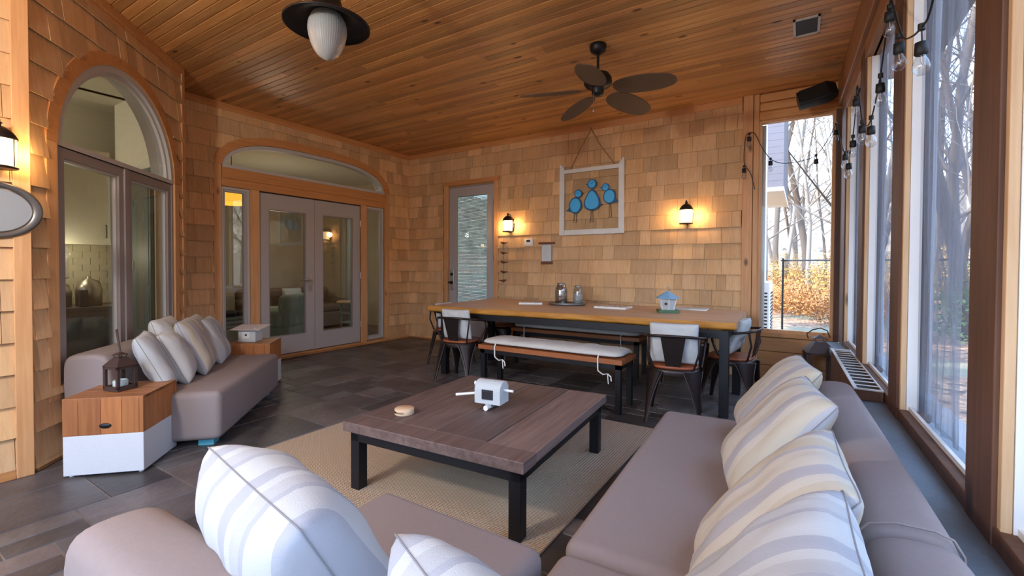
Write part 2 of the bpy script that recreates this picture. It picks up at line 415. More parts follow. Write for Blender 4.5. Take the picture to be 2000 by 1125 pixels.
# ---- near-left wall, parallel to the left wall (x = -4.05), towards and past the camera
MNL = Matrix(((0, 1, 0, -4.05), (1, 0, 0, -2.0), (0, 0, 1, 0), (0, 0, 0, 1)))
mb = shingle_wall('wall_near', MNL, 2.774-.05, [], 14); sheath(mb, MNL, 2.774, [])
recalc(struct(mb.build('wall_near_left', M_shingle)))

# ---- trims
def trim(name, mb, mat, bevel=.004): return struct(recalc(mb.build(name, mat, bevel=bevel, seg=2)))
tn = [1]
def T_(mb, mat, bevel=.004):
    tn[0] += 1; return trim('trim_%d' % tn[0], mb, mat, bevel)
T_(MB().box((-4.06, .712, 0), (-4.010, .790, ZC)), M_trimz)                                            # post at the near corner of the bay
q = MB(); q.M = MANG; q.box((ANGL-.045, 0, 0), (ANGL+.012, .035, ZC)); T_(q, M_trimz)                 # post at its far end
q = MB(); q.M = MANG; q.box((.03, 0, ZC-.075), (ANGL-.05, .035, ZC)); q.box((.03, 0, ZC-.15), (ANGL-.05, .026, ZC-.08)); T_(q, M_trimx)
q = MB(); q.M = MANG; q.box((.03, 0, 0), (ANGL-.05, .03, .06)); T_(q, M_trimx)
T_(MB().box((XL, 2.17, ZC-.085), (XL+.035, YB, ZC)), M_trimy)
T_(MB().box((XL, YB-.035, ZC-.085), (-.63, YB, ZC)), M_trimx)
T_(MB().box((-4.05, -2, ZC-.075), (-4.015, .67, ZC)), M_trimy)
struct(MB().box((XL+.001, 2.17, 0), (XL+.035, YB, .045)).build('baseboard_left', M_trimy, bevel=.004))
struct(MB().box((XL+.03, YB-.035, 0), (-5.33, YB, .05)).box((-4.12, YB-.035, 0), (-.63, YB, .05)).build('baseboard_back', M_trimx, bevel=.004))
struct(MB().box((-4.05, -2, 0), (-4.012, .711, .06)).build('baseboard_near', M_trimy, bevel=.004))
# arched trim of the bay window
def ring(mb, inner, outer, y0, y1):
    n = len(inner)
    for i in range(n-1):
        (a, b_), (c, d) = inner[i], inner[i+1]; (e, f), (g, h) = outer[i], outer[i+1]
        mb.add([(a, y0, b_), (c, y0, d), (g, y0, h), (e, y0, f), (a, y1, b_), (c, y1, d), (g, y1, h), (e, y1, f)],
               [(0, 3, 2, 1), (4, 5, 6, 7), (0, 1, 5, 4), (3, 7, 6, 2)]+([(0, 4, 7, 3)] if i == 0 else [])+([(1, 2, 6, 5)] if i == n-2 else []), False)
    return mb
q = MB(); q.M = MANG
ai = [(x, z) for x, z in arc(1.003, 2.115, .775, 0, PI, 40)]; ao = [(x, z) for x, z in arc(1.003, 2.115, .875, 0, PI, 40)]
ring(q, ai, ao, -.03, .03); T_(q, M_trimx, 0)
q = MB(); q.M = MANG; q.box((.128, -.03, .40), (.228, .028, 2.115)); q.box((1.778, -.03, .40), (1.878, .028, 2.115)); T_(q, M_trimz)
# arched trim and door posts of the french doors
def archpts(grow, n=60):
    a, b_ = YA-grow, YZ+grow; P_ = []
    for i in range(n+1):
        s_ = -math.cos(PI*i/n); Y = (a+b_)/2+(b_-a)/2*s_; P_.append((fy(Y), arch_f(Y, grow)))
    return P_
q = MB(); q.M = MFR; ring(q, archpts(.002), archpts(.105), -.03, .032); T_(q, M_trimy, 0)
q = MB(); q.M = MFR
for a, b_ in ((YA-.105, YA-.012), (YZ+.012, YZ+.105)): q.box((fy(a), -.03, .04), (fy(b_), .03, 2.565))
for a, b_ in ((3.225, 3.345), (5.012, 5.118)): q.box((fy(a), -.03, .04), (fy(b_), .03, 2.30))
T_(q, M_trimz)
q = MB(); q.M = MFR; q.box((fy(YA-.01), -.03, 2.30), (fy(YZ+.01), .032, 2.40)); q.box((fy(YA-.01), -.03, 2.40), (fy(YZ+.01), .045, 2.535)); T_(q, M_trimy)
# door casing on the back wall
T_(MB().box((-5.29, YB-.03, .03), (-5.205, YB+.02, 2.69)).box((-4.232, YB-.03, .03), (-4.145, YB+.02, 2.69)), M_trimz)
T_(MB().box((-5.315, YB-.036, 2.69), (-4.128, YB+.02, 2.775)), M_trimx)
# corner posts and cladding round the window at the end of the room
T_(MB().box((-.62, YB-.045, 0), (-.515, YB, ZC)).box((-.51, YB-.03, 0), (-.452, YB, ZC)), M_trimz)
T_(MB().box((.285, YB-.06, .5), (.34, YB+.1, 3.02)), M_postd)
q = MB().box((-.46, YB+.0, 3.0), (.5, YB+.12, 3.35))
for k in range(3):
    z = 3.02+k*.105; q.box((-.45, YB-.035-.02*(k == 0), z), (.34, YB+.1, z+.1))
T_(q, M_beamx, .02)
q = MB()
for k in range(3): q.box((-.45, YB-.02, .0+.165*k), (.34, YB+.1, .16+.165*k))
T_(q, M_trimx, .006)
T_(MB().box((-.45, YB-.05, .50), (.34, YB+.1, .555)), M_trimx)

# ---- end window
def frame_mb(x0, x1, z0, z1, w_, ya, yb, w2=None):
    q = MB(); w2 = w2 or w_
    return q.box((x0, ya, z0), (x0+w_, yb, z1)).box((x1-w_, ya, z0), (x1, yb, z1)).box((x0+w_, ya, z0), (x1-w_, yb, z0+w2)).box((x0+w_, ya, z1-w2), (x1-w_, yb, z1))
wf = struct(frame_mb(-.452, .285, .555, 3.02, .03, YB-.02, YB+.04).build('window_1', M_trimz, bevel=.003))
MB().box((-.44, YB+.010, .57), (.27, YB+.014, 2.99)).build('pane', M_clear, wf)
q = MB().box((-.43, YB+.05, .57), (-.385, YB+.10, 2.98)); q.build('vinyl_channel', M_alum, wf)

# ---- bay window (a wide arched fanlight over two tall sashes)
q = MB(); q.M = MANG
def fr(q, x0, x1, z0, z1, w_, ya, yb, w2=None):
    w2 = w2 or w_
    return q.box((x0, ya, z0), (x0+w_, yb, z1)).box((x1-w_, ya, z0), (x1, yb, z1)).box((x0+w_, ya, z0), (x1-w_, yb, z0+w2)).box((x0+w_, ya, z1-w2), (x1-w_, yb, z1))
fr(q, .228, 1.778, .485, 2.135, .03, -.06, .012)
q.box((.985, -.06, .5), (1.035, .016, 2.10))
win = struct(recalc(q.build('window_2', M_frame2)))
for a, b_ in ((.262, .982), (1.038, 1.745)):
    q = MB(); q.M = MANG; fr(q, a, b_, .515, 2.1, .058, -.05, .004, .07); s_ = recalc(q.build('sash', M_frame2, win))
    q = MB(); q.M = MANG; fr(q, a+.058, b_-.058, .585, 2.03, .018, -.045, -.012); recalc(q.build('bead', M_alum, s_))
    q = MB(); q.M = MANG; q.box((a+.06, -.04, .59), (b_-.06, -.034, 2.025)); recalc(q.build('pane', M_glass, s_))
q = MB(); q.M = MANG
ai = arc(1.003, 2.115, .725, 0, PI, 40); ao = arc(1.003, 2.115, .778, 0, PI, 40)
ring(q, ai, ao, -.06, .02); q.box((.23, -.06, 2.105), (1.776, .018, 2.14)); fan = struct(recalc(q.build('window_3', M_alum)))
q = MB(); q.M = MANG; ring(q, arc(1.003, 2.115, .69, 0, PI, 40), arc(1.003, 2.115, .727, 0, PI, 40), -.05, -.005); q.box((.3, -.05, 2.13), (1.7, -.005, 2.15))
recalc(q.build('bead', M_alum, fan))
q = MB(); q.M = MANG; pts = arc(1.003, 2.115, .70, 0, PI, 40); q.add([(x, -.03, z) for x, z in pts], [tuple(range(len(pts)))])
recalc(q.build('pane', M_glass, fan))
q = MB(); q.M = MANG; ring(q, arc(1.003, 2.115, .735, -.0, PI, 48), arc(1.003, 2.115, .80, 0, PI, 48), -.16, -.022); recalc(q.build('reveal', M_alum, fan))

# ---- french doors, side lights and transom
def sidelight(i, a, b_):
    q = MB(); q.M = MFR; fr(q, fy(a), fy(b_), .075, 2.295, .028, -.07, .008); s_ = struct(recalc(q.build('window_%d' % i, M_alum)))
    q = MB(); q.M = MFR; fr(q, fy(a+.028), fy(b_-.028), .103, 2.267, .03, -.06, -.015); recalc(q.build('sash', M_frame, s_))
    q = MB(); q.M = MFR; q.box((fy(a+.05), -.045, .12), (fy(b_-.05), -.04, 2.25)); recalc(q.build('pane', M_glass, s_))
sidelight(4, 2.875, 3.222); sidelight(5, 5.12, 5.492)
q = MB(); q.M = MFR
ring(q, archpts(-.05), archpts(-.002), -.06, .02); q.box((fy(YA), -.06, 2.537), (fy(YZ), .03, 2.575)); tw = struct(recalc(q.build('window_6', M_alum)))
q = MB(); q.M = MFR; P_ = archpts(-.045); q.add([(x, -.03, z) for x, z in P_], [tuple(range(len(P_)))]); recalc(q.build('pane', M_glass, tw))
q = MB(); q.M = MFR; ring(q, archpts(-.02), archpts(.05), -.16, -.022); recalc(q.build('reveal', M_alum, tw))
def leaf(i, a, b_, hinge_left, gz0=.31, gz1=2.075, handle=None):
    q = MB(); q.M = MFR; st = .135; gz = (gz0, gz1)
    q.box((fy(a), -.05, .06), (fy(a)+st, -.004, 2.285)).box((fy(b_)-st, -.05, .06), (fy(b_), -.004, 2.285))
    q.box((fy(a)+st, -.05, .06), (fy(b_)-st, -.004, gz0)).box((fy(a)+st, -.05, gz1), (fy(b_)-st, -.004, 2.285))
    d = struct(recalc(q.build('door_%d' % i, M_frame)))
    q = MB(); q.M = MFR; fr(q, fy(a)+st, fy(b_)-st, gz0, gz1, .014, -.052, -.012); recalc(q.build('glazing_bead', M_frame2, d))
    q = MB(); q.M = MFR; q.box((fy(a)+st, -.032, gz0), (fy(b_)-st, -.027, gz1)); recalc(q.build('pane', M_glass, d))
    for z in (.35, 1.15, 2.0):
        q = MB(); q.M = MFR; xh = fy(a)-.004 if hinge_left else fy(b_)+.004
        q.tube([(xh, .002, z-.05), (xh, .002, z+.05)], .009); q.build('hinge', M_steel, d)
    return d
dl = leaf(1, 3.352, 4.175, True); dr = leaf(2, 4.182, 5.005, False)
q = MB(); q.M = MFR; yh = fy(4.10)
q.box((yh-.02, -.004, .93), (yh+.02, .008, 1.17)); q.tube([(yh, .008, 1.09), (yh, .05, 1.09), (yh-.02, .055, 1.09), (yh-.13, .055, 1.10)], .009); q.tube([(yh, .008, 1.0), (yh, .02, 1.0)], .014)
h_ = recalc(q.build('door_handle', M_steel, dl))
struct(MB().box((XL-.01, 3.34, 0.03), (XL+.06, 5.01, .055)).build('trim_30', M_trimy, bevel=.003))
q = MB().box((XL-.08, 3.335, .045), (XL+.005, 5.02, .062)).box((XL-.06, 3.335, .06), (XL+.0, 3.35, 2.30)).box((XL-.06, 5.007, .06), (XL, 5.022, 2.30)).box((XL-.06, 3.335, 2.286), (XL, 5.02, 2.30))
struct(q.build('trim_31', M_black))

# ---- glazed door on the back wall
q = MB(); x0, x1 = -5.185, -4.25
q.box((x0, YB-.0, .05), (x0+.145, YB+.045, 2.65)).box((x1-.115, YB, .05), (x1, YB+.045, 2.65)).box((x0+.14, YB, .05), (x1-.115, YB+.045, .55)).box((x0+.14, YB, 2.515), (x1-.115, YB+.045, 2.65))
db = struct(q.build('door_3', M_frame, bevel=.002))
fr_ = MB(); fr(fr_, x0+.145, x1-.115, .55, 2.515, .016, YB-.004, YB+.03); fr_.build('glazing_bead', M_frame, db)
MB().box((x0+.15, YB+.015, .56), (x1-.12, YB+.02, 2.51)).build('pane', glassy('door_glass', (.90, .96, .96, 1), 1.0, 0, .09), db)
M_blind = plain('pale_blue_green_blind', srgb(186, 208, 208), .7)
q = MB(); z = .57
while z < 2.5: q.box((x0+.15, YB+.028, z), (x1-.12, YB+.033, z+.018)); z += .021
q.build('blind', M_blind, db)
q = MB().box((x0+.04, YB-.02, .90), (x0+.105, YB, 1.26)); lk = q.build('keypad_lock', M_steel, db, bevel=.006)
MB().tube([(x0+.072, YB-.02, 1.17), (x0+.072, YB-.04, 1.17)], .026, 16).build('dial', M_black, lk)
MB().tube([(x0+.072, YB-.02, 1.03), (x0+.072, YB-.05, 1.03)], .028, 16).box((x0+.01, YB-.06, 1.02), (x0+.085, YB-.045, 1.042)).build('lever', M_black, lk)
MB().box((x0+.045, YB-.026, .915), (x0+.10, YB-.018, .965)).build('keyhole_cover', M_frame2, lk)
for z in (.4, 1.45, 2.35): MB().tube([(x1+.006, YB-.004, z-.05), (x1+.006, YB-.004, z+.05)], .009).build('hinge', M_bronze, db)
struct(MB().box((-5.20, YB+.0, 0), (-4.236, YB+.09, .05)).box((-5.20, YB, .05), (-5.188, YB+.05, 2.665)).box((-4.248, YB, .05), (-4.236, YB+.05, 2.665)).box((-5.2, YB, 2.652), (-4.236, YB+.05, 2.665)).build('trim_32', M_frame2))

# ---- screened side wall: ledge, posts, stops, beam
def sbox(mb, d0, y0, z0, d1, y1, z1):
    """box that follows the slightly turned side wall: d = distance outwards from its inner face"""
    return mb.add([(xw(y0)+d0, y0, z0), (xw(y0)+d1, y0, z0), (xw(y1)+d1, y1, z0), (xw(y1)+d0, y1, z0), (xw(y0)+d0, y0, z1), (xw(y0)+d1, y0, z1), (xw(y1)+d1, y1, z1), (xw(y1)+d0, y1, z1)],
                  [(0, 3, 2, 1), (4, 5, 6, 7), (0, 1, 5, 4), (1, 2, 6, 5), (2, 3, 7, 6), (3, 0, 4, 7)])
q = MB(); sbox(q, -.10, -2, 0, .16, YB, .46); struct(q.build('wall_right', M_postd))
q = MB(); sbox(q, -.12, -2, .46, .2, YB-.15, .51); struct(q.build('trim_33', M_stone, bevel=.008))
posts = [(1.82, 2.035), (3.10, 3.315), (4.42, 4.655), (5.66, YB), (.50, .72), (-.82, -.60), (-2.0, -1.85)]
for a, b_ in posts:
    q = MB(); sbox(q, 0, a, .51, .14, b_, 3.0); T_(q, M_postd, .004)
    q = MB(); sbox(q, .012, a-.03, .51, .036, a-.002, 2.92); T_(q, M_postl, .003)
    q = MB(); sbox(q, .012, b_+.002, .51, .075, b_+.03, 2.92) if b_ < YB else None
    if b_ < YB: T_(q, M_postl, .003)
q = MB(); sbox(q, .005, -2, .51, .075, YB-.3, .57); T_(q, M_postd, .004)
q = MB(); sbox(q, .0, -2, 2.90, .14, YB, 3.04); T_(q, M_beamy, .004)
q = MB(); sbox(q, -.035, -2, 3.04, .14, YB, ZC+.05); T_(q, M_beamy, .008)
M_screen = sheer('grey_screen_mesh', srgb(132, 136, 144), .36, (6, 6, .5))
M_vinyl = sheer('loose_grey_mesh_sheet', srgb(128, 132, 140), .55, (20, 20, 1.2)); M_flap = sheer('white_plastic_flap', srgb(214, 226, 240), .75, (30, 30, 1.0))
wn = 7
for a, b_ in ((2.035, 3.10), (3.315, 4.42), (4.655, 5.66), (.72, 1.82), (-.60, .50), (-1.85, -.82)):
    a2, b2 = a+.002, b_-.002; rnd = random.Random(int(a*100))
    def sheet(ya, yb, ox, amp, n=26, seed=0, hem=False):
        rows = []; zs = [.57+(2.92-.57)*j/24 for j in range(25)]
        for j, z in enumerate(zs):
            row = []
            for i in range(n+1):
                y = ya+(yb-ya)*i/n
                d = amp*(noise.noise(Vector((y*9, z*.5, seed)))+.6*noise.noise(Vector((y*20, z*1.2, seed+9))))
                row.append((xw(y)+ox+d, y, z))
            rows.append(row)
        mb = MB(); return mb.loft(rows, close=False, caps=False)
    q = MB(); sbox(q, .045, a2, .57, .06, b2, .59); sbox(q, .045, a2, 2.90, .06, b2, 2.92); sbox(q, .045, a2, .57, .06, a2+.015, 2.92); sbox(q, .037, b2-.03, .57, .085, b2, 2.92)
    wsc = struct(q.build('window_%d' % wn, M_white)); wn += 1
    sheet(a2, b2, .075, .006, seed=wn).build('screen_mesh', M_screen, wsc)
    # clear vinyl gathered against the far side of every bay
    wv = .62 if b_-a > 1 and a > 1 else .22
    sheet(b2-wv, b2, .095, .022, n=36, seed=wn+3).build('loose_mesh_sheet', M_vinyl, wsc)
    sheet(b2-.09, b2, .125, .012, n=14, seed=wn+8).build('plastic_flap', M_flap, wsc)
    rows = []; rnd2 = random.Random(wn)
    for j in range(6):
        rows.append([(xw(a2+(b2-a2)*i/40)+.115+.01*noise.noise(Vector((i*.4, j, wn))), a2+(b2-a2)*i/40, .57+.022*j*(1+.5*noise.noise(Vector((i*.22, 0, wn))))) for i in range(41)])
    MB().loft(rows, close=False, caps=False).build('plastic_hem', M_flap, wsc)
# end behind the camera: knee wall, posts and beam, screened like the side
q = MB().box((-4.05, -2.1, 0), (.6, -1.98, .5)); struct(q.build('wall_end', M_postd))
for x in (-4.0, -2.8, -1.6, -.4): T_(MB().box((x-.06, -2.1, .5), (x+.06, -1.98, 3.0)), M_postd)
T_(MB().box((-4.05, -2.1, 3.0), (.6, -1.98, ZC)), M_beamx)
# ================================================================== FURNITURE
# ---- upholstered modules
def cushion_block(mb, x0, y0, z0, x1, y1, z1): return mb.box((x0, y0, z0), (x1, y1, z1))
M_teal = plain('teal_foot', srgb(88, 170, 190), .4)
def sofa(label, loc, rz, width, depth, bt=.24, seat_z=.40, back_z=.70, back_w=None, side_round=True, foot=True, seam=None):
    """local: x along the front, y=0 at the outer back, y=depth at the seat front"""
    s = thing('sofa_module', loc, rz, label, 'sofa', 'taupe modular sofa pieces')
    MB().box((0, bt-.03, .05), (width, depth, seat_z)).build('seat', M_sofa, s, bevel=.045, seg=5, smooth=True)
    bw = back_w or (0, width)
    # back: thick block with a rounded, slightly sloping top
    prof = [(0, .05), (0, back_z-.10), (.004, back_z-.045), (.022, back_z-.012), (.055, back_z), (bt-.075, back_z), (bt-.025, back_z-.014), (bt+.002, back_z-.05), (bt+.012, back_z-.11), (bt+.03, seat_z-.02), (bt+.03, .05)]
    rings = []; n = 8
    for i, (x, k) in enumerate([(bw[0], .90), (bw[0]+.004, .95), (bw[0]+.02, .985), (bw[0]+.055, 1), (bw[1]-.055, 1), (bw[1]-.02, .985), (bw[1]-.004, .95), (bw[1], .90)]):
        cx_, cz_ = bt/2, .35; rings.append([(x, cx_+(y-cx_)*k, cz_+(z-cz_)*k if z > .06 else z) for y, z in prof])
    MB().loft(rings).build('backrest', M_sofa, s, sub=1)
    if foot:
        for fx, fy_ in ((.12, depth-.12), (width-.12, depth-.12), (.12, .15), (width-.12, .15)):
            MB().box((fx-.05, fy_-.05, 0), (fx+.05, fy_+.05, .05)).build('foot', M_teal, s)
    if seam is not None:
        x = seam; MB().tube([(x, y, z-.001) for y, z in prof[1:-1]], .003).build('piping', M_sofa, s)
    return s
def sofa_at(label, origin, xdir, width, depth, **k):
    """origin: outer back corner; xdir: unit vector along the front; depth goes to its left"""
    rz = math.atan2(xdir[1], xdir[0]); return sofa(label, (origin[0], origin[1], 0), rz, width, depth, **k)
a_ = math.radians(2.6)
dA = Vector((-math.sin(a_), math.cos(a_)))
oA = Vector((.318, 1.385))
sA = sofa_at('long taupe sofa piece with its back to the screened windows', oA, dA, 1.64, .975, bt=.20, seam=.012)
oB = oA-dA*.012
sB = sofa_at('taupe corner sofa piece at the bottom right, nearest the camera', oB-dA*1.02, dA, 1.01, .965, bt=.20)
# foreground piece: back towards the camera (small y), seat front at y = 1.29
def sofa_c():
    s = sofa('low taupe sofa piece at the bottom left, its back towards the camera', (-1.42, .315, 0), 0, .735, .975, bt=.21, back_z=.70)
    return s
sC = sofa_c()
# left module in the bay: outer back parallel to the bay wall
dD = Vector((S2, -S2)); front = Vector((-3.503, 1.626))
oD = front+Vector((-S2, -S2))*.95-dD*1.50
sD = sofa_at('taupe sofa in front of the arched bay window, between two wooden side tables', oD, dD, 1.50, .95, bt=.27)
sD['category'] = 'sofa'

# ---- striped pillows
def stripes(name, base, s1, s2, freq, ph=0):
    m, t, b = newmat(name); L = t.links
    tcn = t.nodes.new('ShaderNodeTexCoord'); sp = t.nodes.new('ShaderNodeSeparateXYZ'); L.new(tcn.outputs['Object'], sp.inputs[0])
    ma = t.nodes.new('ShaderNodeMath'); ma.operation = 'MULTIPLY_ADD'; ma.inputs[1].default_value = freq; ma.inputs[2].default_value = 10+ph; L.new(sp.outputs['X'], ma.inputs[0])
    fr_ = t.nodes.new('ShaderNodeMath'); fr_.operation = 'FRACT'; L.new(ma.outputs[0], fr_.inputs[0])
    cr = t.nodes.new('ShaderNodeValToRGB'); cr.color_ramp.interpolation = 'CONSTANT'
    e = cr.color_ramp.elements; e[0].position = 0; e[0].color = base; e[1].position = .30; e[1].color = s1
    for p_, c_ in ((.5, base), (.62, s2), (.82, s1), (.9, base)):
        k = e.new(p_); k.color = c_
    L.new(fr_.outputs[0], cr.inputs[0]); L.new(cr.outputs[0], b.inputs['Base Color'])
    b.inputs['Roughness'].default_value = .9; b.inputs['Specular IOR Level'].default_value = .15
    n = t.nodes.new('ShaderNodeTexNoise'); n.inputs['Scale'].default_value = 350; L.new(tcn.outputs['Object'], n.inputs['Vector'])
    n3 = t.nodes.new('ShaderNodeTexNoise'); n3.inputs['Scale'].default_value = 5; n3.inputs['Detail'].default_value = 2; n3.inputs['Distortion'].default_value = .6; L.new(tcn.outputs['Object'], n3.inputs['Vector'])
    bp = t.nodes.new('ShaderNodeBump'); bp.inputs['Strength'].default_value = .25; bp.inputs['Distance'].default_value = .004; L.new(n.outputs[0], bp.inputs['Height'])
    b2 = t.nodes.new('ShaderNodeBump'); b2.inputs['Strength'].default_value = .3; b2.inputs['Distance'].default_value = .02; L.new(n3.outputs[0], b2.inputs['Height'])
    L.new(bp.outputs[0], b2.inputs['Normal']); L.new(b2.outputs[0], b.inputs['Normal'])
    return m
M_pA = stripes('ivory_and_grey_stripe', srgb(196, 191, 180), srgb(172, 171, 175), srgb(188, 180, 163), 3.6)
M_pB = stripes('white_and_blue_grey_stripe', srgb(190, 193, 194), srgb(168, 171, 179), srgb(179, 181, 184), 4.4, .3)
M_pC = plain('plain_white_linen', srgb(196, 196, 194), .9, bump=.4, bscale=300)
M_seam = plain('seam', srgb(132, 134, 140), .9)
def pillow_mesh(w_, h_, th, seed, wr=.012):
    mb = MB(); n = 26; rings = [[], []]
    def pt(u, v, sgn):
        pin = .055
        cr_ = 1-.035*(abs(u)*abs(v))**5; x = u*w_/2*(1-pin*(1-v*v)*abs(u)**3)*cr_; z = v*h_/2*(1-pin*(1-u*u)*abs(v)**3)*cr_
        t_ = max(0, (1-abs(u)**3.2))*max(0, (1-abs(v)**3.2)); y = sgn*th/2*t_**.5
        k = t_**.5
        nx = noise.noise(Vector((u*2.1, v*2.1, seed+sgn)))*wr*2*k+noise.noise(Vector((u*6, v*3, seed+5+sgn)))*wr*.8*min(1, t_*4)
        # pleats that run in from the corners
        return (x, y+sgn*nx, z)
    idx = {}
    vs = []; fs = []
    for sgn in (1, -1):
        for j in range(n+1):
            for i in range(n+1):
                u, v = -1+2*i/n, -1+2*j/n
                edge = i in (0, n) or j in (0, n)
                if edge and sgn == -1: idx[(i, j, -1)] = idx[(i, j, 1)]; continue
                idx[(i, j, sgn)] = len(vs); vs.append(pt(math.sin(u*PI/2)*.35+u*.65, math.sin(v*PI/2)*.35+v*.65, sgn))
        for j in range(n):
            for i in range(n):
                q_ = [idx[(i, j, sgn)], idx[(i+1, j, sgn)], idx[(i+1, j+1, sgn)], idx[(i, j+1, sgn)]]
                fs.append(tuple(q_ if sgn < 0 else q_[::-1]))
    mb.add(vs, fs, True)
    rim = [pt(-1+2*i/n, -1, 1) for i in range(n)]+[pt(1, -1+2*i/n, 1) for i in range(n)]+[pt(1-2*i/n, 1, 1) for i in range(n)]+[pt(-1, 1-2*i/n, 1) for i in range(n)]
    sm = MB().tube(rim+rim[:1], .0018, 5)
    return mb, sm
pn = [0]
def pillow(label, c, right, up, mat, w_=.5, h_=.5, th=.19, group='scatter pillows', wr=.006, cat='pillow', name='throw_pillow'):
    pn[0] += 1
    mb, sm = pillow_mesh(w_, h_, th, pn[0]*3.7, wr)
    o = mb.build(name, mat); tag(o, label, cat, group)
    r = Vector(right).normalized(); u = Vector(up); u = (u-r*u.dot(r)).normalized(); f = u.cross(r)   # local x, z, y
    Mx = Matrix((r, f, u)).transposed().to_4x4()
    if Mx.determinant() < 0: Mx = Matrix((r, -f, u)).transposed().to_4x4()
    Mx.translation = Vector(c); o.matrix_world = Mx
    sm.build('piping', M_seam, o)
    return o
GR = 'striped pillows along the screened side'
# right hand row, from the far end to the camera
pillow('ivory striped pillow at the far end of the right row, tallest tip up', (-.115, 2.70, .63), (.20, -1, .0), (.80, .10, 1), M_pA, .47, .51, .17, group=GR)
pillow('ivory and grey striped pillow second from the far end of the right row', (-.095, 2.10, .635), (.20, -1, .0), (.82, .10, 1), M_pA, .49, .52, .17, group=GR)
pillow('broad ivory striped pillow third in the right row, overlapping the corner one', (-.072, 1.41, .615), (.06, -1, 0), (.82, .05, 1), M_pA, .50, .54, .18, group=GR)
pillow('pale blue-white pillow nearest the camera in the right row, seam facing up', (-.075, .955, .62), (.04, -1, 0), (.80, .05, 1), M_pB, .50, .54, .19, group=GR)
GF = 'striped pillows on the foreground sofa'
pillow('large white and grey striped pillow leaning on the foreground sofa back', (-.975, .625, .63), (1, -.17, 0), (-.02, -.55, 1), M_pB, .56, .50, .25, group=GF)
pillow('pale pillow cut off by the bottom of the view, right of the large striped one', (-.35, .575, .615), (1, -.42, 0), (-.2, -.46, 1), M_pB, .49, .48, .22, group=GF)
GD = 'pillows on the bay sofa'
def pD(label, s_, off, mat, lean=.42, size=.47, rot=0, th=.16, z=.60, tilt=0):
    """s_ metres along the sofa from its near end, off = distance of the centre from the front line"""
    base = front-dD*s_; n_ = Vector((-S2, -S2)); p_ = base+n_*off
    r_ = Vector((dD.x, dD.y, tilt)); Rz = Matrix.Rotation(rot, 3, 'Z'); r_ = Rz @ r_
    up = Vector((n_.x*lean, n_.y*lean, 1))
    pillow(label, (p_.x, p_.y, z), r_, up, mat, size, size, th, GD)
pD('white pillow nearest the lantern on the bay sofa', .22, .50, M_pB, .5, .46, .35)
pD('plump plain white pillow second from the lantern on the bay sofa', .46, .48, M_pC, .5, .44, .35, .19, .59)
pD('white pillow mostly hidden behind the striped one on the bay sofa', .66, .60, M_pC, .35, .46, .15, z=.66)
pD('broad grey striped pillow in the middle of the bay sofa', .78, .47, M_pA, .45, .50, .25, .17, .62)
pD('grey striped pillow just beyond the middle one on the bay sofa', 1.02, .52, M_pA, .40, .50, .2, .16, .62)
pD('pale striped pillow at the far end of the bay sofa by the birdhouse box', 1.24, .50, M_pB, .42, .46, .2, .16, .60)

# ---- wooden side tables with white lower half
M_teak = wood('teak_boards', srgb(142, 82, 40), srgb(186, 120, 66), 'z', .5, tone=True, fine=50)
M_teaktop = wood('teak_top', srgb(132, 82, 48), srgb(178, 124, 78), 'x', .5, tone=True, fine=50)
M_whitep = plain('chalky_white_paint', srgb(206, 208, 212), .55, bump=.15, bscale=60, var=.03)
def side_table(label, cx_, cy_, rz, sx_=.44, sy_=.43, h_=.485):
    t_ = thing('side_table', (cx_, cy_, 0), rz, label, 'side table', 'two-tone cube side tables')
    a, b_ = sx_/2, sy_/2; zs = .255; rnd = random.Random(int(cx_*100)); mb = MB()
    for sgn in (-1, 1):
        x = -a
        while x < a-.01:
            w_ = min(rnd.uniform(.07, .12), a-x); mb.col = (rnd.uniform(.8, 1.15),)*3
            mb.box((x+.0008, sgn*b_-(.02 if sgn > 0 else 0), zs), (x+w_-.0008, sgn*b_+(.02 if sgn < 0 else 0), h_-.002)); x += w_
        y = -b_+.021
        while y < b_-.022:
            w_ = min(rnd.uniform(.09, .14), b_-.021-y); mb.col = (rnd.uniform(.8, 1.12),)*3
            mb.box((sgn*a-(.02 if sgn > 0 else 0), y, zs), (sgn*a+(.02 if sgn < 0 else 0), y+w_-.001, h_-.002)); y += w_
    mb.build('wooden_band', M_teak, t_, bevel=.0015)
    mb = MB(); y = -b_+.0
    while y < b_-.01:
        w_ = min(.088, b_-y); mb.col = (rnd.uniform(.85, 1.12),)*3; mb.box((-a+.0, y+.001, h_-.02), (a, y+w_-.001, h_)); y += w_
    mb.build('tabletop', M_teaktop, t_, bevel=.0015)
    MB().box((-a+.001, -b_+.001, .012), (a-.001, b_-.001, zs)).build('white_base', M_whitep, t_, bevel=.004)
    for sx2 in (-1, 1):
        for sy2 in (-1, 1): MB().lathe([(.012, 0), (.012, .013)], (sx2*(a-.03), sy2*(b_-.03), 0), 10).build('foot', M_white, t_)
    o = MB().lathe([(.0, 0), (.03, 0), (.033, .003), (.03, .006), (0, .006)], n=20).build('oval_badge', M_black, t_)
    o.rotation_euler = (PI/2, 0, 0); o.scale = (1, .5, 1); o.location = (.01, -b_, .31)
    return t_
side_table('wooden side table with white base and black oval badge, under the candle lantern', -3.778, 1.163, PI/4, .43, .42)
t2 = front-dD*1.50
side_table('wooden side table with white base at the far end of the bay sofa', t2.x-.455, t2.y-.01, PI/4, .43, .43)

